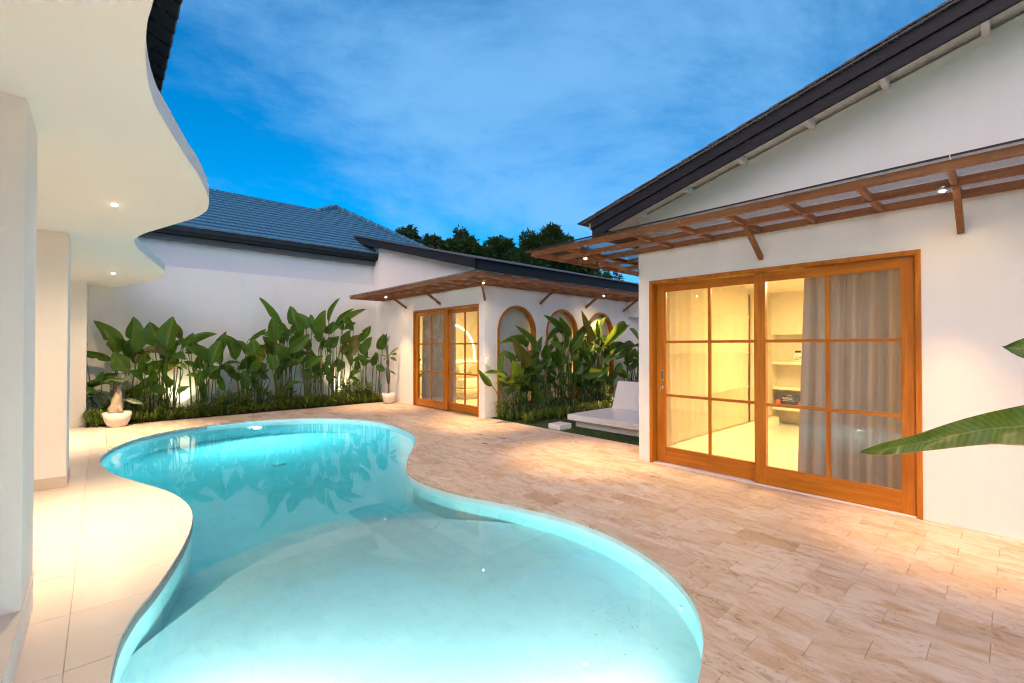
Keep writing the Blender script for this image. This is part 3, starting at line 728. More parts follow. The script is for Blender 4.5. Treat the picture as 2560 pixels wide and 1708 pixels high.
def cushionmesh(cx_, cy_, cz_, lx, ly, lz, n=10, p=3.0):
    mb = MB(); vs = []
    for j in range(n + 1):
        th = -math.pi / 2 + math.pi * j / n
        for i in range(2 * n):
            ph = math.pi * i / n
            f = lambda s__: math.copysign(abs(s__) ** (2 / p), s__)
            wob = 1 + 0.06 * math.sin(3 * ph + j)
            vs.append((cx_ + lx * f(math.cos(th)) * f(math.cos(ph)) * wob, cy_ + ly * f(math.cos(th)) * f(math.sin(ph)) * wob, cz_ + lz * f(math.sin(th))))
    N = 2 * n
    return mb.add(vs, [(j * N + i, j * N + (i + 1) % N, (j + 1) * N + (i + 1) % N, (j + 1) * N + i) for j in range(n) for i in range(N)], True)
cushionmesh(9.55, 2.83, 0.50, 0.13, 0.17, 0.095).build('bag_body', 'cloth_navy', bag)
for (y, z, l) in ((2.82, 0.585, 0.08), (2.85, 0.545, 0.20), (2.86, 0.52, 0.17), (2.85, 0.49, 0.20)):
    for k in range(int(l / 0.02)):
        if random.random() < 0.8: MB().box(9.413, 9.423, y - l / 2 + k * 0.02, y - l / 2 + k * 0.02 + 0.015, z, z + (0.012 if l < .2 else 0.007)).build('print_mark', 'print_cream', bag)
cushionmesh(9.58, 2.66, 0.45, 0.11, 0.10, 0.05).build('cloth_bundle', 'cloth_orange', None, label='orange cloth bundle beside the navy tote bag', cat='cloth')
cushionmesh(9.56, 3.04, 0.45, 0.09, 0.06, 0.05).build('cloth_bundle', 'cloth_orange', None, label='small pinkish orange cloth poking out behind the navy bag', cat='cloth')
card = empty('info_card', (9.5, 2.71, 1.215), label='small printed card standing on the upper niche shelf', cat='card')
box('card_sheet', 'print_cream', card, 9.50, 9.506, 2.64, 2.76, 1.217, 1.38)
for k in range(14):
    y, z = random.uniform(2.65, 2.74), random.uniform(1.25, 1.30)
    box('print_mark', 'dark_gap', card, 9.497, 9.4995, y, y + random.uniform(.006, .014), z, z + random.uniform(.006, .014))
box('dark_clip', 'dark_gap', card, 9.494, 9.510, 2.655, 2.745, 1.382, 1.42)
def room_lamp(loc, sx, sy, energy, label, col=(1.0, 0.63, 0.25)):
    e = empty('ceiling_lamp', loc, label=label, cat='lamp')
    x, y, z = loc
    MB().lathe([(0.001, -0.05), (0.12, -0.05), (0.15, -0.03), (0.16, 0.0)], loc, 24).build('diffuser', 'room_lamp_glow', e)
    dl = bpy.data.lights.new('lamp_light', 'AREA'); dl.shape = 'RECTANGLE'; dl.size = sx; dl.size_y = sy; dl.energy = energy; dl.color = col
    o = bpy.data.objects.new('lamp_light', dl); o.location = (x, y, z - 0.07); put(o, e)
room_lamp((7.4, 1.3, 2.515), 1.6, 1.6, 110, 'round glowing ceiling lamp inside the pool house room')

downlight((4.83, 0.38, 2.705), 'bright downlight under the near canopy above the curtained end of the wide door', 'canopy downlights', 48, 50, 0.036, 0.08)
downlight((4.92, 3.96, 2.705), 'downlight under the near canopy at its free corner', 'canopy downlights', 70, 58)

# ================================================================ far house with the arched windows
XF, YF = 5.926, 7.432
fh = empty('guest_house', (XF, YF, 0), label='white guest house with arched windows, small sliding door and dark low roof', cat='house')
rl = lambda y: 3.08 + 0.255 * (y - 7.33)           # lower edge of the rake
wf = MB()
wf.prism([(YF + 0.15, 0), (7.628, 0), (7.628, 2.405), (YF + 0.15, 2.405)], XF, XF + 0.15, YZ)
wf.prism([(10.352, 0), (13.2, 0), (13.2, 2.405), (10.352, 2.405)], XF, XF + 0.15, YZ)
wf.prism([(YF + 0.15, 2.405), (7.628, 2.405), (10.352, 2.405), (13.2, 2.405), (13.2, rl(13.2) + 0.05), (YF + 0.15, rl(YF + 0.15) + 0.05)], XF, XF + 0.15, YZ)
ACX = (6.85, 8.355, 9.865)
def arch(cx_, r_, zb_, n=24):
    zs_ = 2.405 - 0.582
    return [(cx_ - r_, zb_), (cx_ + r_, zb_)] + [(cx_ + r_ * math.cos(math.pi * k / n), zs_ + r_ * math.sin(math.pi * k / n)) for k in range(n + 1)]
wf.plate([(XF, 0), (12.4, 0), (12.4, 3.10), (XF, 3.10)], [arch(c_, 0.582, 0.211) for c_ in ACX], YF, YF + 0.15, XZ)
wf.build('wall', 'plaster_white', fh)
MB().box(XF + 0.15, 12.4, 12.38, 12.5, 0, 2.75).box(10.9, 11.0, YF + 0.15, 12.38, 0, 2.75).build('inner_wall', 'room_plaster', fh)
MB().box(XF + 0.152, 10.9, YF + 0.152, 12.38, 2.70, 2.78).build('room_ceiling', 'room_plaster', fh)
MB().box(XF + 0.12, 10.9, YF + 0.14, 12.38, -0.04, 0.012).build('room_floor', 'room_floor', fh)
rfm = MB().prism([(7.37, rl(7.37) + 0.02), (7.37, rl(7.37) + 0.20), (13.3, rl(13.3) + 0.20), (13.3, rl(13.3) + 0.02)], 5.66, 14, YZ)
rf2 = rfm.build('roof', 'tile_black', fh)
MB().prism([(7.33, rl(7.33)), (7.33, rl(7.33) + 0.205), (13.28, rl(13.28) + 0.205), (13.28, rl(13.28))], 5.62, 5.655, YZ).build('fascia_board', 'fascia_y', fh, 0.004)
MB().prism([(7.27, rl(7.27) + 0.206), (7.27, rl(7.27) + 0.228), (13.36, rl(13.36) + 0.228), (13.36, rl(13.36) + 0.206)], 5.585, 14, YZ).build('roof_covering', 'tile_grey', rf2)
for (x0, x1) in ((5.62, 8.05), (8.055, 11.2), (11.205, 14)):
    box('fascia_board', 'fascia_x', fh, x0, x1, 7.33, 7.362, rl(7.33) - 0.02 if x0 > 5.7 else rl(7.33) - 0.018, rl(7.33) + 0.20, 0.004)
MB().box(5.66, 13.9, 7.365, YF + 0.1, rl(7.33) + 0.012, rl(7.33) + 0.03).build('soffit', 'plaster_white', fh)
dj = sliding_door(fh, XF, 7.628, 10.352, 2.405, [(8.86, 10.305, XF + 0.045, 9.565, 0.155, 0.13, 0.19), (7.675, 8.98, XF + 0.105, 8.265, 0.06, 0.12, 0.20)], 'smaller teak sliding door, one leaf open to the lit bedroom')
box('pull_handle', 'steel', dj, XF + 0.080, XF + 0.084, 7.69, 7.715, 1.06, 1.20, 0.002)
for k, c_ in enumerate(ACX):
    w = empty('arched_window', (c_, YF, 0.211), fh)
    MB().plate(arch(c_, 0.5815, 0.2115), [arch(c_, 0.525, 0.262)], YF - 0.012, YF + 0.12, XZ).build('window_frame', 'teak_x', w, 0.003)
    MB().prism(arch(c_, 0.524, 0.263), YF + 0.095, YF + 0.101, XZ).build('pane', 'window_glass', w)
    bl = MB(); n = 40; rows = 5
    for r_ in range(rows):
        z0, z1 = 0.2 + r_ * 0.46, 0.2 + (r_ + 1) * 0.46
        for i in range(n):
            xa, xb = c_ - 0.6 + 1.2 * i / n, c_ - 0.6 + 1.2 * (i + 1) / n
            f = lambda x_, z_: YF + 0.20 + 0.006 * math.sin(19 * x_ + r_) + 0.004 * math.sin(7 * z_ + 3 * x_) - 0.008 * (1 if abs(z_ - z1) < .02 else 0)
            for za, zb_ in ((z0, z0 + .23), (z0 + .23, z1 - 0.015), (z1 - 0.015, z1)):
                bl.add([(xa, f(xa, za), za), (xb, f(xb, za), za), (xb, f(xb, zb_), zb_), (xa, f(xa, zb_), zb_)], [(0, 1, 2, 3)], True)
    bl.build('blind', 'blind_cream', w, fix=False)
zf = 2.77
beams = [(4.955, 5.005, 6.48, 12.05), (5.43, 5.475, 6.525, 12.05), (5.881, 5.926, 7.0, 12.05), (5.005, 12, 6.48, 6.525), (5.475, 12, 6.945, 6.99), (5.93, 12, 7.387, 7.432), (5.005, 5.881, 12.0, 12.05)]
crosses = []
for k in range(11):
    y = 6.96 + 0.505 * k
    if k: crosses.append((5.475, 5.881, y - .02, y + .02))
    crosses.append((5.005, 5.43, y - .02, y + .02))
for k in range(13):
    x = 5.93 + 0.505 * k
    crosses += [(x - .02, x + .02, 6.525, 6.945), (x - .02, x + .02, 6.99, 7.387)]
panels = [(4.90, 5.924, 6.42, 9.2), (4.90, 5.924, 9.206, 12.12), (5.928, 9.0, 6.42, 7.43), (9.006, 12, 6.42, 7.43)]
br = lambda p, q: (p, q)
braces = [br((5.926, 10.72, 2.50), (5.45, 10.72, 2.79)), br((5.926, 9.1, 2.49), (5.45, 9.1, 2.79)), br((5.93, 7.428, 2.47), (5.47, 6.97, 2.79)), br((7.57, 7.432, 2.49), (7.57, 6.96, 2.79)), br((9.24, 7.432, 2.49), (9.24, 6.96, 2.79)), br((10.92, 7.432, 2.49), (10.92, 6.96, 2.79))]
canopy(fh, beams, crosses, panels, braces, zf, 0.07)
downlight((5.36, 10.75, 2.752), 'downlight under the far canopy next to the back garden wall', 'canopy downlights', 55)
downlight((5.56, 7.02, 2.752), 'downlight under the far canopy at the corner of the guest house', 'canopy downlights', 64, 58)
downlight((9.27, 6.88, 2.752), 'downlight under the far canopy in front of the third arched window', 'canopy downlights', 75)
sw = empty('wall_switch', (5.99, YF, 1.15), label='white weatherproof switch box on the guest house corner wall', cat='switch')
box('switch_box', 'white_plastic', sw, 5.945, 6.035, YF - 0.04, YF - 0.001, 1.13, 1.25, 0.008)
box('switch_cover', 'white_plastic', sw, 5.95, 6.03, YF - 0.046, YF - 0.0405, 1.075, 1.128, 0.004)
ac = empty('air_conditioner', (11.5, YF, 2.35), label='white outdoor air conditioner unit under the end of the far canopy', cat='air conditioner')
box('casing', 'white_plastic', ac, 11.15, 11.95, YF - 0.32, YF - 0.01, 2.32, 2.76, 0.015)
for k in range(9): box('grille_slat', 'dark_gap', ac, 11.2 + k * 0.045, 11.225 + k * 0.045, YF - 0.328, YF - 0.321, 2.42, 2.68)

# bedroom seen through the small door
curtain('curtain', 6.24, 9.30, 10.42, 0.03, 2.42, 10, 0.03, 'curtain_grey', 'grey curtain closed behind the left leaf of the small sliding door')
curtain('curtain', 6.26, 8.98, 9.24, 0.03, 2.42, 4, 0.03, 'curtain_grey', 'narrow bunched grey curtain at the open half of the small sliding door')
bed = empty('bed', (8.4, 11.2, 0), label='cream double bed seen through the small sliding door', cat='bed')
box('bed_base', 'shelf_paint', bed, 7.56, 9.24, 10.36, 12.3, 0.012, 0.20, 0.01)
box('bed_platform', 'shelf_paint', bed, 7.42, 9.38, 10.2, 12.3, 0.202, 0.30, 0.01)
box('mattress', 'sheet_white', bed, 7.50, 9.30, 10.3, 12.2, 0.302, 0.58, 0.06)
for x in (8.0, 8.8): cushionmesh(x, 11.95, 0.74, 0.34, 0.12, 0.2).build('pillow', 'sheet_white', bed)
cushionmesh(8.95, 11.6, 0.72, 0.27, 0.10, 0.16).build('cushion', 'cushion_tan', bed)
box('headboard', 'shelf_paint', bed, 7.2, 9.6, 12.28, 12.36, 0.02, 0.98, 0.01)
cushionmesh(7.95, 10.95, 0.582, 0.47, 0.32, 0.03, 10, 6).build('throw_blanket', 'throw_orange', None, label='orange throw blanket spread over the cream bed', cat='blanket')
cushionmesh(9.0, 10.75, 0.62, 0.22, 0.14, 0.045).build('towel_fold', 'towel_grey', None, label='grey folded towel lying on the bed', cat='towel')
MB().tube([(9.0, 10.72, 0.64), (9.03, 10.7, 0.74), (9.10, 10.68, 0.80), (9.16, 10.67, 0.77), (9.17, 10.66, 0.70)], [0.05, 0.045, 0.04, 0.035, 0.02], 8).build('towel_swan', 'towel_grey', None, label='grey towel twisted into a curved neck on the bed', cat='towel')
ga = MB(); n = 28; cx_, r1, r2 = 8.42, 0.99, 0.93
ring = [(cx_ - r1, 0.98), (cx_ + r1, 0.98)] + [(cx_ + r1 * math.cos(math.pi * k / n), 1.25 + r1 * math.sin(math.pi * k / n)) for k in range(n + 1)]
ring_in = [(cx_ - r2, 0.985), (cx_ + r2, 0.985)] + [(cx_ + r2 * math.cos(math.pi * k / n), 1.25 + r2 * math.sin(math.pi * k / n)) for k in range(n + 1)]
e = empty('arch_wall_light', (cx_, 12.36, 1.0), label='glowing arch-shaped light panel on the wall above the bed', cat='lamp')
MB().prism(ring, 12.33, 12.378, XZ).build('arch_panel', 'room_plaster', e)
MB().plate(ring, [ring_in], 12.322, 12.33, XZ).build('light_strip', 'cove_glow', e)
MB().box(7.3, 9.5, 12.29, 12.32, 0.985, 1.0).build('light_strip', 'cove_glow', e)
room_lamp((8.0, 9.6, 2.695), 1.4, 1.4, 90, 'round glowing ceiling lamp inside the guest bedroom')

# ================================================================ porch of the main villa (left)
villa = empty('villa_porch', (-0.3, 5, 0), label='curved white porch roof on square pillars along the near side of the pool', cat='porch')
SLAB = [(0.05, -1.6), (0.16, -0.4), (0.19, 0.6), (0.15, 1.5), (0.126, 2.027), (0.118, 2.2), (0.126, 2.429), (0.142, 2.621), (0.165, 2.778), (0.2, 2.95), (0.256, 3.132), (0.32, 3.344), (0.407, 3.62), (0.476, 3.82), (0.555, 4.09), (0.635, 4.42), (0.675, 4.66), (0.687, 4.917), (0.645, 5.225), (0.532, 5.624), (0.394, 6.079), (0.308, 6.415), (0.273, 6.669), (0.268, 6.85), (0.315, 7.257), (0.411, 7.759), (0.542, 8.329), (0.679, 8.911), (0.749, 9.304), (0.771, 9.785), (0.728, 10.378), (0.62, 11.0), (0.50, 11.5), (0.36, 12.0), (0.25, 12.44)]
sl_poly = spline(SLAB, 5, False) + [(-2.4, 12.44), (-2.4, -1.6)]
MB().plate(sl_poly, [], 2.72, 2.835, XY).build('porch_slab', 'plaster_ceiling', villa, 0.004)
for (x0, x1, y0, y1, z0) in ((-0.80, -0.285, 3.255, 3.768, 0.212), (-0.80, -0.276, 6.81, 7.33, 0.0), (-0.80, -0.22, 11.76, 12.44, 0.0)):
    box('pillar', 'plaster_white', villa, x0, x1, y0, y1, z0, 2.722, 0.004)
MB().box(-0.806, -0.268, 6.80, 7.336, 0.0005, 0.118).build('skirting', 'skirting_stone', villa, 0.002)
MB().box(-2.4, -0.283, -1.6, 3.77, -0.004, 0.20).build('platform', 'plaster_white', villa)
MB().box(-2.4, -0.278, -1.6, 3.775, 0.2005, 0.214).build('platform_top', 'porcelain_tile', villa, 0.002)
MB().box(-2.55, -2.401, -1.6, 12.6, 0, 4.4).build('wall', 'plaster_white', villa)
# dark tiled roof over the slab
er = MB().prism([(0.24, 3.285), (0.24, 3.30), (-2.6, 4.75), (-2.6, 4.735)], -1.6, 12.3, lambda u, v, w: (u, w, v))
pr_ = er.build('porch_roof', 'tile_black', villa)
eave = MB().box(-0.40, 0.045, -0.088, 0.088, -0.009, 0.009).mesh('eave_tile'); eave.materials.append(M['tile_black'])
for k in range(46):
    y = 1.9 + k * 0.152
    o = bpy.data.objects.new('eave_tile', eave); o.location = (0.25, y, 3.292); o.rotation_euler = (R(7), R(27), R(0.5)); put(o, pr_)
    if k % 3 == 0: MB().bar((0.10, y, 3.31), (-0.6, y, 3.66), 0.05, 0.06).build('rafter', 'black_metal', pr_)
for k in range(4):
    MB().bar((0.16 - 0.14 * k, -1.5, 3.30 + 0.071 * k), (0.16 - 0.14 * k, 12, 3.30 + 0.071 * k), 0.03, 0.03).build('batten', 'black_metal', pr_)
for (x, y, lb) in ((0.07, 5.2, 'recessed downlight in the porch ceiling at the first bulge of the curve'), (0.13, 10.1, 'recessed downlight in the porch ceiling near the back garden wall'), (0.0, 0.25, 'recessed downlight in the porch ceiling above the near end of the porch')):
    downlight((x, y, 2.722), lb, 'porch ceiling downlights', 106, 78, 0.04, 0.85, (1.0, 0.72, 0.43))

# ================================================================ back garden wall and neighbour
gw = MB().box(-2.6, 5.924, 12.46, 12.66, -0.05, 3.262)
gw.build('garden_wall', 'plaster_white', None, label='long white rendered garden wall behind the heliconia bed', cat='wall')
MB().box(12.02, 12.2, 3.4, 7.43, -0.05, 3.0).build('garden_wall', 'plaster_white', None, label='short white wall closing the lawn beside the air conditioner', cat='wall')
nb = empty('neighbour_house', (2.5, 13, 0), label='neighbouring house with blue grey tiled hip roof above the garden wall', cat='house')
MB().box(-4, 5.92, 12.70, 12.85, 0, 4.2).build('wall', 'plaster_neighbour', nb)
MB().box(-4, 8.6, 12.55, 12.70, 3.86, 3.985).build('gutter', 'gutter_grey', nb, 0.01)
MB().box(-4, 8.6, 12.40, 12.60, 3.99, 4.13).build('fascia_board', 'black_metal', nb)
ez, ey, rs = 4.16, 12.36, 0.577
rp = lambda x, y: (x, y, ez + rs * (y - ey))
poly = [(-4, 12.36), (8.74, 12.36), (6.17, 16.3), (5.35, 15.57), (-4, 15.57)]
nr = MB()
nn = len(poly)
nr.add([rp(*p) for p in poly] + [(p[0], p[1], rp(*p)[2] - 0.1) for p in poly], [tuple(range(nn)), tuple(range(2 * nn - 1, nn - 1, -1))] + [(i, (i + 1) % nn, nn + (i + 1) % nn, nn + i) for i in range(nn)])
nr.add([(-4, 15.57, 5.95), (5.35, 15.57, 5.95), (6.17, 16.3, 6.43), (8.7, 17, 4.2), (5, 19, 4.2), (-4, 19, 4.0)], [(0, 1, 5), (1, 4, 5), (1, 2, 4), (2, 3, 4)])
nro = nr.build('roof', 'tile_black', nb, fix=False)
ra = math.atan(rs); ex, wdt = 0.25, 0.29
tv = []
for j, (yy, zz_) in enumerate(((-0.02, 0.046), (ex * 1.12, 0.004))):
    for i, xx in enumerate((-0.5, -0.44, -0.05, 0.0, 0.44, 0.5)):
        tv.append((xx * wdt * 0.985, yy, zz_ + (0.010 if i in (1, 2, 4) else 0.0)))
nt_ = len(tv)
tmb = MB().add(tv + [(a, b, c_ - 0.04) for a, b, c_ in tv[:6]], [(i, i + 1, i + 7, i + 6) for i in range(5)] + [(nt_ + i, nt_ + i + 1, i + 1, i) for i in range(5)])
tme = tmb.mesh('roof_tile'); tme.materials.append(M['tile_blue_grey'])
spots = []
for r_ in range(20):
    y = ey + r_ * ex * math.cos(ra)
    for k in range(60):
        x = -2.2 + k * wdt + (wdt / 2 if r_ % 2 else 0)
        if inside((x, y + 0.08), poly): spots.append((x, y))
vis = [s_ for s_ in spots if -0.2 < s_[0] < 8.2]
vis.sort(key=lambda s_: Vector((s_[0], s_[1])).length)
rest = MB()
for k, (x, y) in enumerate(vis):
    loc = rp(x, y); rot = (ra, random.uniform(-.008, .008), random.uniform(-.008, .008))
    if k < 300:
        o = bpy.data.objects.new('roof_tile', tme); o.location = loc; o.rotation_euler = rot; put(o, nro)
    else:
        mt = Matrix.Translation(loc) @ Matrix.Rotation(ra, 4, 'X')
        rest.add([mt @ Vector(p) for p in tmb.v], tmb.f)
o = rest.build('upper_roof_tiles', 'tile_blue_grey', nro, fix=False); o['kind'] = 'stuff'
def ridge(p, q, n, r0=0.085):
    p, q = Vector(p), Vector(q)
    for k in range(n):
        a, b = p.lerp(q, k / n), p.lerp(q, (k + 1.08) / n)
        MB().tube([a, a.lerp(b, 0.12), a.lerp(b, 0.13), b], [r0 * 1.22, r0 * 1.22, r0, r0 * 0.96], 10).build('ridge_tile', 'tile_blue_grey', nro)
ridge((-1.0, 15.57, 5.97), (5.35, 15.57, 5.97), 15)
ridge((5.3, 15.52, 5.97), (6.17, 16.3, 6.48), 5, 0.10)
ridge((6.17, 16.3, 6.48), (8.74, 12.40, 4.25), 14)

# ================================================================ daybed and step
db = empty('daybed', (7.6, 4.7, 0), label='low white concrete daybed with sloping backrest on the lawn', cat='daybed')
box('base', 'concrete_white', db, 6.66, 9.2, 3.75, 5.6, -0.02, 0.112, 0.006)
box('seat', 'concrete_white', db, 6.55, 9.3, 3.6, 5.71, 0.113, 0.218, 0.008)
MB().prism([(7.80, 0.219), (8.45, 0.219), (8.22, 0.74), (8.02, 0.78)], 3.62, 5.60, lambda u, v, w: (u, w, v)).build('backrest', 'concrete_white', db, 0.012)
MB().box(6.10, 6.43, 5.50, 5.78, -0.02, 0.085).build('step_stone', 'concrete_white', None, 0.01, label='small white step block on the lawn beside the daybed', cat='step')

# ================================================================ leaves
def leaf_mesh(name, bend, fold, wave, seed, tip=1.0, notch=False):
    rnd = random.Random(seed); n, vs = 16, []
    cols = (-1, -0.66, -0.33, 0, 0.33, 0.66, 1)
    for i in range(n + 1):
        u = i / n
        wdh = 0.5 * (math.sin(math.pi * u ** 0.84) ** 0.72) if 0 < u < 1 else 0.004
        a = bend * u * u
        y, z = (math.sin(a) / bend * 1.0 if bend else u), 0
        y = u * (1 - 0.18 * bend * u) ; z = -0.5 * bend * u * u
        for c_ in cols:
            ww = wdh * (1 + (0.12 * wave * math.sin(9 * u + 2 * c_ + seed)))
            if notch and c_ < -0.5 and 0.42 < u < 0.50: ww *= 0.55
            vs.append((c_ * ww, y + 0.03 * abs(c_) * wdh, z + fold * abs(c_) * wdh * 0.9 + 0.03 * wave * abs(c_) * math.sin(13 * u + seed + 3 * (c_ > 0))))
    k = len(cols)
    mb = MB().add(vs, [(i * k + j, i * k + j + 1, (i + 1) * k + j + 1, (i + 1) * k + j) for i in range(n) for j in range(k - 1)], True)
    me = mb.mesh(name); me.materials.append(M['heliconia_leaf']); return me
LEAVES = [leaf_mesh('leaf', b, f, w, s_, notch=nt) for b, f, w, s_, nt in ((0.15, 0.35, 0.3, 1, False), (0.45, 0.5, 0.5, 2, False), (0.75, 0.45, 0.7, 3, True), (0.3, 0.7, 0.4, 4, False), (-0.15, 0.4, 0.8, 5, False), (1.0, 0.6, 0.5, 6, True), (0.5, 0.25, 0.9, 7, False))]
LEAVES_DRY = []
for b_, f_, w_, s_ in ((0.9, 0.8, 1.0, 15), (1.1, 0.9, 0.8, 16), (0.5, 0.5, 0.9, 17)):
    dm = leaf_mesh('leaf', b_, f_, w_, s_, notch=True); dm.materials[0] = M['heliconia_leaf_old']; LEAVES_DRY.append(dm)
def put_leaf(plant, B, T, w, rnd, roll=None, variant=None):
    B, T = Vector(B), Vector(T); d = T - B; L = d.length; d.normalize()
    c = (CAM - B); c = (c - d * c.dot(d)).normalized()
    up = Vector((0, 0, 1)); nrm = (c * 0.75 + (up - d * up.dot(d)) * 0.5).normalized()
    ra_ = rnd.uniform(-0.85, 0.85) if roll is None else roll
    nrm = Matrix.Rotation(ra_, 3, d) @ nrm
    x = d.cross(nrm).normalized()
    o = bpy.data.objects.new('leaf', variant or rnd.choice(LEAVES_DRY if rnd.random() < 0.05 else LEAVES))
    ww = 1.02 * w / max(0.6, abs(math.cos(ra_)))
    # leaf meshes bend backwards: aim the mesh chord at the tip
    m = Matrix((x * ww, d * L * 1.16, nrm * L * 0.9)).transposed().to_4x4(); m.translation = B
    o.matrix_basis = m; put(o, plant); return o
def bed_plants(leaves, splits, y_ground, labels, group, extra, seed, flowers, ymax):
    rnd = random.Random(seed)
    for k in range(len(splits) - 1):
        a, b = splits[k], splits[k + 1]
        mine = [l for l in leaves if a <= l[0] < b]
        if not mine: continue
        cx0 = sum(l[0] for l in mine) / len(mine)
        root = (cx0, y_ground, 0.0)
        pl = empty('heliconia_plant', root, label=labels[k], cat='plant', group=group)
        top = max(l[5] for l in mine)
        for _ in range(extra):
            x, y = rnd.uniform(a, b), y_ground + rnd.uniform(-0.12, 0.22); z = rnd.uniform(0.45, max(0.7, top * 0.72))
            an = rnd.uniform(-1.2, 1.2); ln = rnd.uniform(0.25, 0.5)
            ty = min(ymax, y + rnd.uniform(-0.25, 0.12))
            mine.append((x, min(y, ymax), z, x + ln * math.sin(an), ty, z + ln * math.cos(an) * 0.8, rnd.uniform(0.09, 0.17)))
        for (bx, by, bz, tx, ty, tz, w) in mine:
            put_leaf(pl, (bx, by, bz), (tx, ty, tz), w, rnd)
            gx = bx + (cx0 - bx) * rnd.uniform(0.15, 0.5) + rnd.uniform(-.06, .06); gy = min(ymax, y_ground + rnd.uniform(-.12, .16))
            mid = Vector((gx * 0.7 + bx * 0.3, gy * 0.6 + by * 0.4, bz * 0.5)); B = Vector((bx, by, bz)); T = Vector((tx, ty, tz))
            pts = [Vector((gx, gy, -0.02)), mid, B - (T - B).normalized() * 0.06 * min(1, bz), B + (T - B) * 0.12]
            if bz > 0.35: MB().tube(spline(pts, 3, False), [0.014, 0.013, 0.012, 0.011, 0.010, 0.009, 0.008, 0.007, 0.006, 0.004][:10], 6).build('stem', 'stem_green', pl, fix=False)
        for fx, fz in [f for f in flowers if a <= f[0] < b]:
            fm = MB()
            for q in range(7):
                sgn = 1 if q % 2 else -1; z = fz + q * 0.02
                fm.tube([(fx, y_ground - 0.2, z), (fx + sgn * 0.03, y_ground - 0.21, z + 0.02), (fx + sgn * 0.075, y_ground - 0.2, z + 0.05)], [0.006, 0.007, 0.001], 5)
            MB().tube([(fx, y_ground, 0), (fx, y_ground - 0.19, fz), (fx, y_ground - 0.2, fz + 0.16)], [0.01, 0.008, 0.004], 5).build('flower_stalk', 'stem_green', pl, fix=False)
            fm.build('flower_spike', 'flower_orange', pl, fix=False)
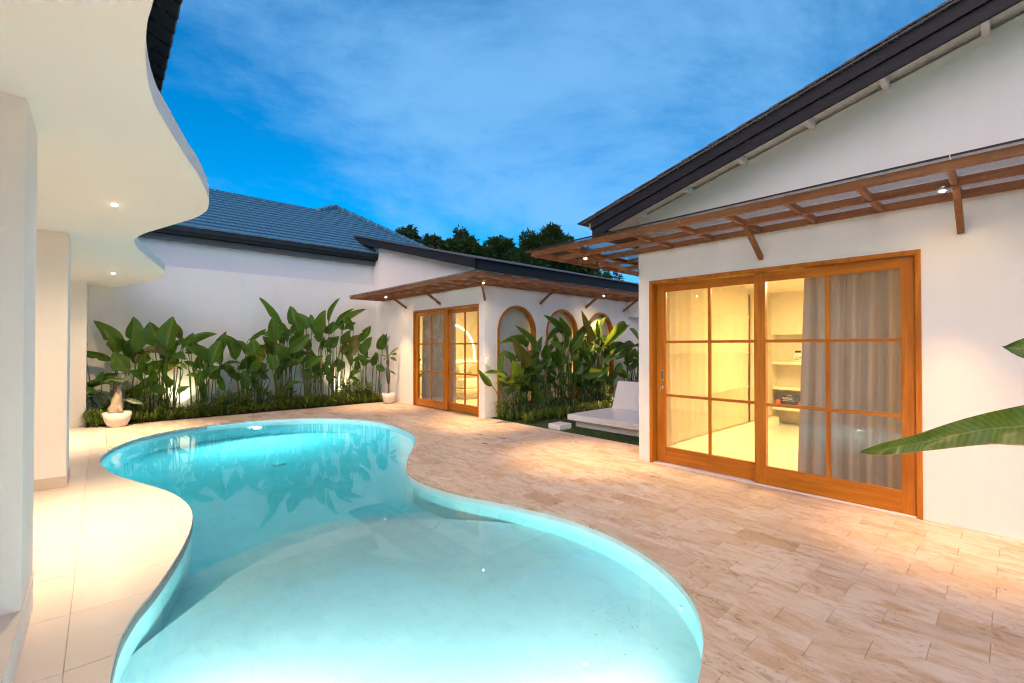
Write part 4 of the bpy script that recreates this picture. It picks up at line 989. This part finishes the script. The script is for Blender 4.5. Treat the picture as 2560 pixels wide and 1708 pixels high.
LEFT_LEAVES = [(0.2,12.06,1.33,0.03,11.85,2.0,0.306),(0.38,12.11,1.35,0.56,11.84,2.0,0.28),(0.4,12.1,1.2,0.23,11.82,1.62,0.243),(0.38,11.87,1.01,0.17,11.76,1.34,0.229),(0.15,12.16,1.22,-0.34,11.98,1.41,0.123),(0.5,12.15,1.13,0.51,12.16,1.6,0.252),(0.31,12.01,0.93,-0.02,11.97,0.88,0.104),(0.92,12.03,1.51,0.71,11.88,1.93,0.296),(0.96,11.86,1.32,0.67,11.84,1.48,0.223),(0.99,11.95,1.43,1.08,11.68,2.02,0.337),(1.28,12.1,1.64,1.04,12.1,2.1,0.166),(1.0,12.12,0.94,1.1,12.12,1.48,0.342),(1.42,12.06,1.49,1.85,12.06,1.8,0.154),(1.68,11.86,1.14,1.4,11.61,1.48,0.268),(1.79,11.93,1.09,1.93,11.9,1.58,0.288),(1.99,12.17,1.06,2.09,11.92,1.72,0.262),(2.28,11.95,1.2,2.07,11.67,1.68,0.298),(1.61,12.03,0.72,1.86,11.84,1.05,0.202),(2.44,11.93,1.35,2.22,11.65,1.61,0.212),(2.76,12.08,1.15,2.55,11.79,1.55,0.31),(2.35,12.15,0.96,2.73,12.09,1.3,0.15),(2.92,11.98,1.29,2.72,11.97,1.51,0.226),(3.23,11.91,1.92,2.8,11.93,2.52,0.178),(3.35,11.96,1.59,3.19,11.8,1.99,0.15),(3.05,11.86,1.58,2.97,11.67,2.12,0.263),(3.22,11.97,1.66,2.83,11.91,1.86,0.223),(2.58,12.12,1.62,2.87,12.0,1.88,0.094),(3.68,11.96,1.71,3.4,11.84,2.44,0.313),(3.84,12.08,1.92,3.74,12.12,2.38,0.257),(4.0,12.17,1.93,3.99,12.21,2.26,0.166),(4.21,12.1,1.72,4.2,11.85,2.34,0.302),(4.1,11.87,1.61,3.87,11.64,2.1,0.202),(4.38,11.98,2.13,4.51,11.82,2.73,0.112),(4.38,11.86,1.81,5.22,11.9,2.48,0.245),(4.53,11.92,2.03,4.81,11.63,2.48,0.104),(5.16,11.92,1.62,5.4,11.71,2.05,0.191),(4.75,12.16,1.33,5.2,11.88,1.74,0.288),(5.33,11.97,1.28,5.46,11.9,1.74,0.252),(5.78,12.03,1.41,5.82,11.81,1.79,0.241),(5.9,11.9,1.62,5.96,11.68,1.86,0.181),(3.12,12.12,1.36,2.9,11.86,1.69,0.261),(3.36,11.87,1.34,3.71,11.59,1.74,0.209),(3.06,11.89,0.93,2.94,11.82,1.31,0.22),(3.3,12.06,0.89,3.53,11.78,1.22,0.233),(3.78,11.97,0.96,4.09,11.7,1.21,0.215),(5.01,12.03,0.96,4.83,11.98,1.31,0.257),(5.24,11.96,0.82,4.94,11.95,0.69,0.217),(4.99,11.88,1.1,5.4,11.88,1.2,0.188),(0.46,12.08,0.46,0.55,11.78,0.68,0.219),(1.0,11.91,0.53,0.74,11.94,0.64,0.211),(0.9,12.18,0.83,0.58,12.04,0.66,0.227),(0.67,11.99,0.91,0.75,11.96,1.12,0.252),(1.12,12.05,0.66,0.98,11.81,0.8,0.137),(1.65,12.01,0.36,1.63,11.91,0.68,0.128),(3.65,11.88,0.62,3.26,11.61,0.57,0.129),(2.47,11.87,0.51,2.41,11.75,0.92,0.194),(2.74,12.13,0.74,2.57,12.13,1.04,0.182),(4.4,12.09,0.63,4.24,11.81,1.02,0.201),(4.8,12.06,0.98,4.41,11.84,1.06,0.164),(5.63,11.89,0.96,5.83,11.79,0.83,0.17),(0.76,11.91,1.1,0.87,11.66,1.17,0.126),(1.33,11.95,1.22,1.16,11.85,1.35,0.23),(1.58,12.18,0.93,1.38,11.93,1.18,0.17),(1.9,12.17,0.75,1.81,12.06,1.07,0.208),(2.86,12.02,0.89,2.68,11.81,1.12,0.219),(3.58,12.01,1.02,3.53,11.96,1.44,0.267),(3.94,11.99,0.7,3.76,11.99,0.9,0.194),(3.36,11.98,1.17,3.08,11.68,1.51,0.263),(3.92,12.17,1.36,3.76,12.0,1.63,0.236),(3.03,12.02,1.18,3.14,11.95,1.55,0.295),(4.52,11.89,1.47,4.35,11.84,1.71,0.279),(3.47,12.11,1.47,3.61,11.86,1.78,0.229),(4.76,11.98,1.51,4.79,11.75,1.88,0.244),(1.46,12.11,1.34,1.49,11.92,1.54,0.235),(1.18,12.07,1.54,1.32,11.86,1.61,0.197),(0.62,11.98,0.82,0.44,11.78,0.99,0.219),(0.72,11.95,0.66,0.86,11.83,0.94,0.189),(4.06,12.11,1.0,3.92,11.92,1.36,0.217),(2.62,11.95,0.9,2.68,11.67,1.19,0.179),(4.2,12.07,0.76,3.99,11.92,1.05,0.198),(5.3,11.86,0.97,5.11,11.72,1.27,0.187),(5.56,11.94,0.96,5.56,11.76,1.3,0.169),(2.2,12.01,0.85,2.07,11.77,1.07,0.175),(2.4,12.07,0.76,2.17,11.84,0.86,0.16)]
RIGHT_LEAVES = [(6.95,6.93,1.5,6.28,6.77,1.87,0.127),(6.77,7.06,1.47,6.1,6.83,1.78,0.095),(6.53,6.93,1.02,6.19,6.7,1.6,0.247),(6.73,7.1,1.07,6.92,6.92,1.48,0.186),(6.72,7.13,0.84,7.19,6.87,1.18,0.177),(6.28,6.99,0.79,5.61,6.86,1.09,0.105),(6.42,6.87,0.79,6.02,6.65,1.18,0.218),(7.16,7.12,1.19,7.17,7.01,1.66,0.159),(7.3,7.04,1.21,7.2,6.85,1.49,0.188),(7.89,7.05,1.77,7.43,7.05,2.18,0.176),(8.22,7.07,1.73,7.74,6.93,2.1,0.155),(7.99,7.03,1.43,7.86,6.94,1.93,0.127),(8.12,7.02,1.38,8.35,6.81,1.8,0.202),(8.29,7.02,1.68,8.65,6.84,2.07,0.13),(7.66,6.83,1.39,7.37,6.83,1.61,0.189),(7.84,6.96,1.86,7.14,6.8,1.74,0.111),(8.71,6.89,1.58,8.31,6.71,2.23,0.183),(9.1,7.02,1.64,9.53,7.06,2.25,0.241),(9.32,6.97,1.64,9.09,6.95,2.09,0.127),(9.17,6.84,1.43,10.21,6.84,2.1,0.25),(8.39,6.92,1.23,8.78,6.91,1.47,0.13),(8.19,6.88,0.94,8.19,6.92,1.4,0.128),(9.16,6.97,1.27,8.78,6.89,1.6,0.189),(9.46,7.02,1.16,10.15,6.87,1.58,0.166),(10.84,6.9,1.49,9.43,6.65,1.52,0.121),(10.73,6.82,1.65,10.26,6.74,1.93,0.182),(10.87,6.91,1.17,9.86,6.82,1.33,0.178),(9.16,6.86,1.06,9.51,6.63,1.26,0.161),(9.67,6.94,0.59,10.15,6.98,1.02,0.167),(8.73,7.02,0.44,9.43,7.04,0.5,0.269),(9.76,6.99,0.53,9.21,6.93,0.76,0.169),(8.49,7.01,0.82,8.89,6.74,0.88,0.182),(7.48,7.08,0.97,7.66,6.99,1.16,0.19),(7.75,7.08,1.11,7.37,6.92,1.35,0.194),(7.96,6.94,1.1,7.71,6.94,1.3,0.194),(8.74,7.01,1.08,8.41,6.88,1.34,0.179),(9.13,7.13,1.07,9.03,6.86,1.29,0.211),(6.88,7.02,0.99,6.88,6.95,1.22,0.182),(7.23,7.11,0.88,7.45,7.16,1.11,0.164),(8.01,6.86,1.2,8.07,6.72,1.3,0.145),(8.82,7.02,0.93,8.67,7.02,1.08,0.206),(6.82,7.02,0.54,6.4,6.78,0.76,0.159),(6.99,6.94,0.45,6.78,6.85,0.67,0.159),(6.57,6.89,0.33,6.35,6.85,0.46,0.11),(7.32,7.13,0.43,7.38,7.06,0.62,0.165),(7.05,7.13,0.29,6.99,6.88,0.4,0.139),(7.96,7.01,0.47,7.64,6.98,0.61,0.122),(8.33,7.13,0.38,8.12,7.02,0.6,0.126),(7.54,6.95,0.22,7.35,6.9,0.38,0.118),(7.53,7.14,0.34,7.28,7.02,0.51,0.144),(9.81,6.91,0.84,9.89,6.8,1.06,0.163),(10.11,6.86,0.67,9.79,6.7,0.9,0.165),(10.55,6.96,0.81,10.68,6.92,1.04,0.17),(10.92,7.07,0.5,10.75,6.85,0.64,0.175),(10.25,6.82,1.05,10.01,6.7,1.28,0.194),(6.52,6.91,0.72,5.97,6.65,0.79,0.066),(7.74,7.07,0.82,7.43,7.04,0.93,0.145),(7.16,6.91,0.71,7.02,6.9,0.86,0.161),(7.13,7.14,0.7,7.21,7.09,0.82,0.187),(8.54,7.02,0.58,8.22,6.91,0.78,0.152),(9.26,7.03,0.59,8.81,6.88,0.83,0.185)]

lab_l = ['broad-leaved heliconia clump nearest the porch, behind the swollen-trunk potted plant', 'heliconia clump second from the porch, with a brightly lit leaf and orange flower', 'low heliconia clump in the dip of the bed, with a brown-tipped leaf', 'heliconia clump with orange flowers just before the tallest ones', 'tall heliconia clump with an arching leaf reaching over its neighbours', 'tallest heliconia clump with broad upright leaves against the wall', 'heliconia clump with one brown withered leaf below the canopy end', 'slender heliconia clump in the bed corner behind the potted cactus']
bed_plants(LEFT_LEAVES, [-1, 0.62, 1.3, 2.25, 3.0, 3.65, 4.3, 5.15, 7], 12.02, lab_l, 'heliconias along the back garden wall', 12, 21, [(1.12, 0.95), (2.75, 1.12), (2.8, 1.3), (4.15, 1.0)], 12.38)
lab_r = ['heliconia clump in front of the first arched window, with pale upright leaves', 'heliconia clump between the first and second arched windows', 'dark heliconia clump covering the second arched window', 'brightly lit heliconia clump in front of the third arched window', 'heliconia clump with long drooping leaves behind the daybed', 'heliconia clump at the far lawn end partly hidden by the pool house corner']
bed_plants(RIGHT_LEAVES, [5.9, 6.95, 7.55, 8.4, 9.1, 10.0, 13], 7.02, lab_r, 'heliconias along the arched windows', 17, 33, [], 7.36)

# ---- narrow-leaved shrub filling below the arches
sh = MB(); rnd = random.Random(3)
for _ in range(900):
    x, y = rnd.uniform(6.25, 9.8), rnd.uniform(6.7, 7.3); z = rnd.uniform(0.02, 0.75) * (0.55 + 0.45 * math.sin(3.1 * x) ** 2)
    a, el = rnd.uniform(0, 6.28), rnd.uniform(-0.3, 0.9); l, w = rnd.uniform(0.09, 0.2), rnd.uniform(0.012, 0.03)
    d_ = Vector((math.cos(a) * math.cos(el), math.sin(a) * math.cos(el), math.sin(el))); s_ = d_.cross(Vector((0, 0, 1))).normalized() * w
    p = Vector((x, y, z)); yl = min(7.40, (p + d_ * l).y)
    q = p + d_ * l; q.y = yl
    sh.add([p, p + d_ * l * 0.5 + s_, q, p + d_ * l * 0.5 - s_], [(0, 1, 2, 3)])
sh.build('undergrowth', 'shrub_leaf', fix=False, kind='stuff', label='dark low shrubby undergrowth below the arched windows', cat='undergrowth')
# ---- umbrella sedge ground cover in front of the garden wall
def sedge(mb, x, y, h, rnd, nb_=20):
    top = Vector((x + rnd.uniform(-.06, .06), y - rnd.uniform(0, .08), h))
    mb.tube([(x, y, 0), top], [0.004, 0.003], 4, False)
    for k in range(nb_):
        a, el = rnd.uniform(0, 6.28), rnd.uniform(-0.35, 0.75); l = rnd.uniform(0.16, 0.30); w = rnd.uniform(0.007, 0.012)
        d_ = Vector((math.cos(a) * math.cos(el), math.sin(a) * math.cos(el), math.sin(el))); s_ = Vector((-math.sin(a), math.cos(a), 0)) * w
        m_ = top + d_ * l * 0.55 + Vector((0, 0, 0.012)); e_ = top + d_ * l - Vector((0, 0, 0.02))
        mb.add([top - s_ * .5, top + s_ * .5, m_ + s_, e_, m_ - s_], [(0, 1, 2, 4), (4, 2, 3)])
def blades(mb, x, y, rnd, n=10, hh=0.25):
    for _ in range(n):
        a = rnd.uniform(0, 6.28); h = rnd.uniform(0.4, 1) * hh; o_ = rnd.uniform(0.08, 0.28); w = rnd.uniform(0.006, 0.011)
        ca, sa = math.cos(a), math.sin(a); s_ = Vector((-sa, ca, 0)) * w
        p0 = Vector((x, y, -0.01)); p1 = Vector((x + ca * o_ * .4, y + sa * o_ * .4, h)); p2 = Vector((x + ca * o_, y + sa * o_, h * rnd.uniform(0.4, 0.9)))
        mb.add([p0 - s_, p0 + s_, p1 + s_, p2, p1 - s_], [(0, 1, 2, 4), (4, 2, 3)])
gc = MB(); rnd = random.Random(9)
for _ in range(300):
    x = rnd.uniform(-0.1, 5.6); y = rnd.uniform(11.55, 12.15)
    sedge(gc, x, y, rnd.uniform(0.10, 0.60) * (0.62 + 0.38 * math.sin(2.9 * x + 0.8 * math.sin(7 * x))), rnd)
for _ in range(420):
    xb = rnd.uniform(-0.15, 5.6); blades(gc, xb, rnd.uniform(11.50, 11.75), rnd, 8, 0.14 + 0.16 * abs(math.sin(2.3 * xb)) * rnd.random() + 0.05)
for _ in range(60):
    blades(gc, rnd.uniform(-0.18, 0.25), rnd.uniform(11.5, 11.8), rnd, 9, 0.32)
gc.build('ground_cover', 'sedge_blade', fix=False, kind='stuff', label='feathery umbrella sedge and grass edging the back planting bed', cat='ground cover')
gc = MB()
for _ in range(200): blades(gc, rnd.uniform(6.12, 9.9), rnd.uniform(6.35, 7.1), rnd, 9, 0.22)
for _ in range(10): blades(gc, rnd.uniform(6.08, 6.3), rnd.uniform(7.05, 7.3), rnd, 8, 0.4)
gc.build('ground_cover', 'sedge_blade', fix=False, kind='stuff', label='grassy ground cover at the foot of the arched window plants', cat='ground cover')

# ================================================================ potted plants
def pot(e, c, r_, h):
    MB().lathe([(0.0, 0.004), (r_ * 0.62, 0.004), (r_ * 0.70, 0.03), (r_ * 0.9, h * 0.5), (r_, h), (r_ * 0.94, h), (r_ * 0.9, h - 0.03), (0.0, h - 0.03)], c, 36).build('pot', 'pot_white', e)
    rn = random.Random(int(c[0] * 100)); mb = MB()
    for _ in range(46):
        a, q = rn.uniform(0, 6.28), r_ * 0.84 * math.sqrt(rn.random()); s_ = rn.uniform(0.012, 0.022)
        x, y, z = c[0] + q * math.cos(a), c[1] + q * math.sin(a), c[2] + h - 0.03 + s_ * 0.5
        vs = [(x + s_ * dx, y + s_ * dy * 0.8, z + s_ * dz * 0.6) for dx, dy, dz in ((1, 0, 0), (-1, 0, 0), (0, 1, 0), (0, -1, 0), (0, 0, 1), (0, 0, -1))]
        mb.add(vs, [(0, 2, 4), (2, 1, 4), (1, 3, 4), (3, 0, 4), (2, 0, 5), (1, 2, 5), (3, 1, 5), (0, 3, 5)], True)
    o = mb.build('pebbles', 'pebble_white', e, fix=False); o['kind'] = 'stuff'
pa = (0.22, 11.30, 0.0)
ad = empty('potted_desert_rose', pa, label='white bowl pot with a swollen pale-trunked desert rose on the porch edge', cat='potted plant')
pot(ad, pa, 0.215, 0.265)
rnb = random.Random(2)
tb = MB().tube([(0.20, 11.3, 0.20), (0.195, 11.3, 0.27), (0.195, 11.3, 0.34), (0.205, 11.3, 0.42), (0.215, 11.3, 0.50), (0.225, 11.3, 0.60), (0.235, 11.3, 0.70), (0.245, 11.3, 0.78)], [0.10, 0.112, 0.105, 0.088, 0.072, 0.056, 0.042, 0.026], 18).tube([(0.12, 11.24, 0.23), (0.15, 11.25, 0.30), (0.18, 11.27, 0.40)], [0.035, 0.045, 0.03], 8).tube([(0.28, 11.22, 0.23), (0.25, 11.23, 0.31), (0.23, 11.26, 0.42)], [0.04, 0.05, 0.03], 8)
tb.v = [(x + 0.010 * math.sin(31 * z + 9 * x) + rnb.uniform(-.006, .006), y + rnb.uniform(-.006, .006), z) for x, y, z in tb.v]
tb.build('trunk', 'adenium_bark', ad)
MB().tube([(0.235, 11.3, 0.62), (0.245, 11.3, 0.72), (0.25, 11.29, 0.80), (0.27, 11.28, 0.88)], [0.022, 0.018, 0.015, 0.01], 8).build('branch', 'stalk_brown', ad)
MB().tube([(0.23, 11.29, 0.60), (0.19, 11.27, 0.72), (0.165, 11.26, 0.84)], [0.02, 0.015, 0.010], 8).build('branch', 'stalk_brown', ad)
sl_me = leaf_mesh('leaf', 0.3, 0.2, 0.2, 8); sl_me.materials[0] = M['succulent_leaf']
rn = random.Random(4)
for k in range(11):
    a, el = rn.uniform(0, 6.28), rn.uniform(-0.3, 0.9); B = Vector((0.29, 11.3, 0.84)) if k % 2 else Vector((0.17, 11.27, 0.88))
    put_leaf(ad, B, B + 0.16 * Vector((math.cos(a) * math.cos(el), math.sin(a) * math.cos(el), math.sin(el))), 0.07, rn, None, sl_me)
put_leaf(ad, (0.33, 11.25, 0.50), (0.56, 11.15, 0.42), 0.08, rn, 0.3, sl_me)
pc = (5.62, 11.10, 0.0)
ca_ = empty('potted_cactus', pc, label='white pot with a tall thin segmented cactus by the guest house wall', cat='potted plant')
pot(ca_, pc, 0.17, 0.27)
segs = [((5.62, 0.24), (5.62, 0.52), 0.026), ((5.62, 0.50), (5.59, 0.98), 0.055), ((5.60, 0.95), (5.58, 1.30), 0.045), ((5.58, 1.27), (5.57, 1.50), 0.03)]
for (a, b, r_) in segs:
    pts, rr = [], []
    for q in range(7):
        u = q / 6; pts.append((a[0] + (b[0] - a[0]) * u, 11.10, a[1] + (b[1] - a[1]) * u)); rr.append(max(0.008, r_ * (math.sin(math.pi * (0.08 + 0.84 * u)) ** 0.5)) if r_ > 0.03 else r_)
    MB().tube(pts, rr, 5).build('cactus_segment', 'cactus_stem' if r_ > .027 else 'stalk_brown', ca_)
for (B, T, w) in (((5.64, 1.26), (5.83, 1.46), 0.07), ((5.63, 1.27), (5.80, 1.30), 0.10), ((5.64, 1.20), (5.80, 1.13), 0.09), ((5.55, 1.22), (5.30, 1.28), 0.05), ((5.55, 1.20), (5.46, 1.10), 0.07), ((5.60, 0.86), (5.78, 0.77), 0.06), ((5.57, 1.40), (5.56, 1.54), 0.03)):
    put_leaf(ca_, (B[0], 11.08, B[1]), (T[0], 11.02, T[1]), w, rn, 0.2, sl_me)
    MB().tube([(5.59, 11.10, B[1] - 0.02), (B[0], 11.08, B[1])], 0.006, 5).build('stalk', 'cactus_stem', ca_)

# ================================================================ foreground banana leaves reaching in from beyond the picture's edge
fb = empty('banana_plant', (2.75, -0.85, 0), label='banana plant whose two green leaves reach in past the wide door', cat='plant')
def big_leaf(pts, widths, fold, name='leaf'):
    mb = MB(); pts = spline([Vector(p) for p in pts], 6, False); n = len(pts); vs = []
    ws = [widths[0] + 0] ; m = len(widths)
    for i, p in enumerate(pts):
        p = Vector(p); u = i / (n - 1) * (m - 1); k = min(m - 2, int(u)); w = widths[k] + (widths[k + 1] - widths[k]) * (u - k)
        d = (Vector(pts[min(n - 1, i + 1)]) - Vector(pts[max(0, i - 1)])).normalized()
        c = (CAM - p); c = (c - d * c.dot(d)).normalized(); s_ = d.cross(c).normalized()
        for q in (-1, -0.5, 0, 0.5, 1):
            vs.append(p + s_ * q * w / 2 + c * (fold * abs(q) * w - 0.006 * math.sin(i * 0.9 + 2 * q)))
    mb.add(vs, [(i * 5 + j, i * 5 + j + 1, (i + 1) * 5 + j + 1, (i + 1) * 5 + j) for i in range(n - 1) for j in range(4)], True)
    o = mb.build(name, 'banana_leaf', fb, fix=False)
    at = o.data.attributes.new('blade', 'FLOAT_VECTOR', 'POINT')
    at.data.foreach_set('vector', [v_ for i in range(n) for q in (-1, -0.5, 0, 0.5, 1) for v_ in (q, i / (n - 1), 0.0)])
    return o
t = NT('banana_leaf')
at_ = t.n.new('ShaderNodeAttribute'); at_.attribute_name = 'blade'
sx = t.n.new('ShaderNodeSeparateXYZ'); t.l.new(at_.outputs['Vector'], sx.inputs[0])
au = t.math('ABSOLUTE', sx.outputs[0]); wob = t.noise(t.coord(), 6, 4, 0.6)
ph = t.math('ADD', t.math('ADD', t.math('MULTIPLY', sx.outputs[1], 330.0), t.math('MULTIPLY', au, -11.0)), t.math('MULTIPLY', wob, 9.0))
st = t.math('ADD', t.math('MULTIPLY', t.math('SINE', ph), 0.13), t.noise(t.coord(scale=(30, 30, 4)), 2.0, 5, 0.7))
c = t.mix(t.ramp(st, [(0.2, 0.0), (0.85, 1.0)]), (0.048, 0.092, 0.008), (0.115, 0.185, 0.018))
c = t.mix(t.ramp(au, [(0.0, 0.9), (0.05, 0.0)]), c, (0.20, 0.25, 0.06))
edge = t.math('MULTIPLY', t.ramp(au, [(0.90, 0.0), (0.97, 1.0)]), t.ramp(wob, [(0.45, 0.0), (0.58, 0.9)]))
c = t.mix(edge, c, (0.42, 0.27, 0.10))
pr0 = t.principled(c, 0.35, t.bump(st, 0.1, 0.004), 0.45); tl = t.node('ShaderNodeBsdfTranslucent'); t.l.new(c, tl.inputs[0])
mx = t.n.new('ShaderNodeMixShader'); mx.inputs[0].default_value = 0.2; t.l.new(pr0.outputs[0], mx.inputs[1]); t.l.new(tl.outputs[0], mx.inputs[2]); t.surf(mx)
big_leaf([(2.62, -0.75, 1.46), (2.3, -0.42, 1.40), (1.98, -0.08, 1.293), (1.92, 0.07, 1.255), (1.87, 0.20, 1.205), (1.845, 0.29, 1.172), (1.836, 0.345, 1.155)], [0.03, 0.13, 0.125, 0.085, 0.052, 0.036, 0.004], 0.12)
big_leaf([(2.7, -0.8, 1.72), (2.4, -0.5, 1.70), (2.1, -0.2, 1.55), (1.95, -0.04, 1.497), (1.90, 0.027, 1.50)], [0.03, 0.16, 0.14, 0.085, 0.003], 0.15)
MB().tube([(2.75, -0.85, 0), (2.74, -0.85, 0.7), (2.70, -0.82, 1.3), (2.6, -0.73, 1.47)], [0.07, 0.06, 0.03, 0.012], 10).tube([(2.75, -0.85, 0.6), (2.78, -0.86, 1.3), (2.70, -0.80, 1.73)], [0.05, 0.035, 0.012], 10).build('stem', 'stem_green', fb)

# ================================================================ trees beyond the roofs
def tree(x, y, top, rad, label, seed, n=5200, leafl=0.34, droop=0.2):
    rn = random.Random(seed)
    e = empty('mango_tree', (x, y, 0), label=label, cat='tree', group='trees behind the guest house')
    tr = MB().tube([(x, y, -0.1), (x + 0.1, y, top * 0.35), (x - 0.1, y, top * 0.6), (x, y, top * 0.85)], [0.32, 0.25, 0.16, 0.05], 8)
    cl = []; cz = top - rad * 1.05
    for k in range(46):
        d_ = Vector((rn.gauss(0, 1), rn.gauss(0, 1), abs(rn.gauss(0, 1)) * 1.1 - 0.45)).normalized()
        q = rad * rn.uniform(0.35, 0.86); r_ = rad * rn.uniform(0.16, 0.30)
        c0 = Vector((x, y, cz)) + Vector((d_.x, d_.y, d_.z * 1.05)) * q; cl.append((c0, r_))
        if k % 5 == 0: tr.tube([(x, y, cz - rad * 0.5), Vector((x, y, cz)).lerp(c0, 0.5), c0], [0.1, 0.06, 0.02], 6)
    tr.build('trunk', 'bark', e, fix=False)
    mb = MB()
    for _ in range(int(n * 1.9)):
        c, r_ = rn.choice(cl); d_ = Vector((rn.gauss(0, 1), rn.gauss(0, 1), rn.gauss(0, 1))).normalized()
        p = c + d_ * r_ * (rn.random() ** 0.4) * (1.0 + (0.45 * rn.random() if rn.random() < 0.22 else 0))
        o_ = (d_ + Vector((rn.uniform(-.5, .5), rn.uniform(-.5, .5), rn.uniform(-.4, .5) - droop))).normalized()
        l = leafl * rn.uniform(0.6, 1.2); s_ = o_.cross(Vector((rn.random(), rn.random(), rn.random()))).normalized() * l * 0.16
        mb.add([p, p + o_ * l * 0.45 + s_, p + o_ * l, p + o_ * l * 0.45 - s_], [(0, 1, 2, 3)])
    mb.build('crown', 'tree_leaf', e, fix=False)
K = 0.8
for (x, y, z, r_, lb, s_, n, ll, dr) in (
    (21.8, 30, 10.85, 1.8, 'dark bushy tree in the gap left of the middle of the tree line', 1, 5200, 0.40, 0.5),
    (25.3, 30, 11.05, 2.0, 'round-topped green tree in the middle of the tree line', 2, 5200, 0.36, 0.1),
    (31.8, 30, 13.5, 2.9, 'tallest dense tree just left of the near canopy corner', 3, 9000, 0.38, 0.1),
    (28.3, 31, 10.9, 2.2, 'dark tree filling the dip between the two rounded crowns', 7, 5200, 0.40, 0.3),
    (18.8, 30, 10.1, 1.1, 'thin drooping tree tip rising right of the neighbour roof', 4, 1700, 0.50, 0.9),
    (16.6, 30, 10.4, 0.8, 'small drooping twig top beside the hip of the neighbour roof', 5, 800, 0.50, 1.0),
    (36.0, 30, 11.8, 2.4, 'tree top seen above the near canopy beside its gable end', 6, 6000, 0.38, 0.1),
    (40.5, 31, 10.4, 3.2, 'low dark tree behind the near canopy over the lawn end', 8, 6500, 0.42, 0.2),
    (23.6, 32, 9.4, 2.6, 'low spreading tree behind the two left crowns of the tree line', 9, 5200, 0.42, 0.2),
    (30.5, 32, 9.8, 3.4, 'broad low tree below the tallest crown, just over the guest house roof', 10, 6500, 0.42, 0.2)):
    tree(x * K, y * K, 1.5 + (z - 1.5) * K, r_ * K, lb, s_, n, ll * K, dr)

# ================================================================ underwater lamps and garden uplights
def pool_lamp(loc, to, energy, angle, label, col):
    e = empty('pool_lamp', loc, label=label, cat='pool lamp', group='underwater pool lamps')
    dv = (Vector(to) - Vector(loc)).normalized()
    q = dv.to_track_quat('Z', 'Y').to_matrix().to_4x4(); q.translation = loc
    for nm, prof, mt in (('trim_ring', [(0.075, 0.0), (0.075, 0.014), (0.10, 0.012), (0.11, 0.0)], 'white_plastic'), ('lens', [(0.0005, 0.006), (0.07, 0.006)], 'pool_lamp_glow')):
        o = MB().lathe(prof, (0, 0, 0), 24).build(nm, mt, None); COL.objects.unlink(o); o.matrix_basis = q; put(o, e)
    spot(e, Vector(loc) + dv * 0.05, to, energy, angle, col, 0.6, 0.06)
pool_lamp((2.32, 10.245, -0.48), (2.2, 6.0, -0.75), 150, 170, 'lit round underwater lamp in the far pool wall', (0.75, 0.97, 1.0))
pool_lamp((1.62, 0.895, -0.13), (1.6, 4.6, -0.26), 36, 165, 'underwater lamp in the near wall of the wading area, terrace side', (1.0, 0.86, 0.78))
pool_lamp((0.70, 1.165, -0.13), (1.5, 4.6, -0.26), 72, 165, 'underwater lamp in the near wall of the wading area, next to the porch', (1.0, 0.86, 0.78))
pool_lamp((0.135, 1.98, -0.13), (2.6, 3.2, -0.26), 66, 165, 'underwater lamp in the porch-side wall of the wading area', (1.0, 0.86, 0.78))
def uplight(loc, to, energy, label, angle=100):
    e = empty('garden_uplight', loc, label=label, cat='garden light', group='garden uplights')
    x, y, z = loc
    MB().lathe([(0.0005, 0.0), (0.035, 0.0), (0.045, 0.06), (0.04, 0.062), (0.03, 0.05), (0.0005, 0.05)], loc, 16).build('housing', 'black_metal', e)
    MB().lathe([(0.0005, 0.053), (0.028, 0.053)], loc, 16).build('lens', 'lamp_glow', e)
    spot(e, (x, y, z + 0.07), to, energy, angle, (1.0, 0.83, 0.48), 0.8, 0.03)
uplight((1.30, 12.22, 0.02), (1.25, 12.42, 1.5), 30, 'garden uplight hidden under the lit leaf near the porch')
uplight((4.85, 12.20, 0.02), (4.9, 12.42, 1.5), 30, 'garden uplight hidden at the canopy end of the back bed')
uplight((9.55, 6.75, 0.0), (9.6, 7.0, 1.8), 70, 'garden uplight hidden below the third arched window')
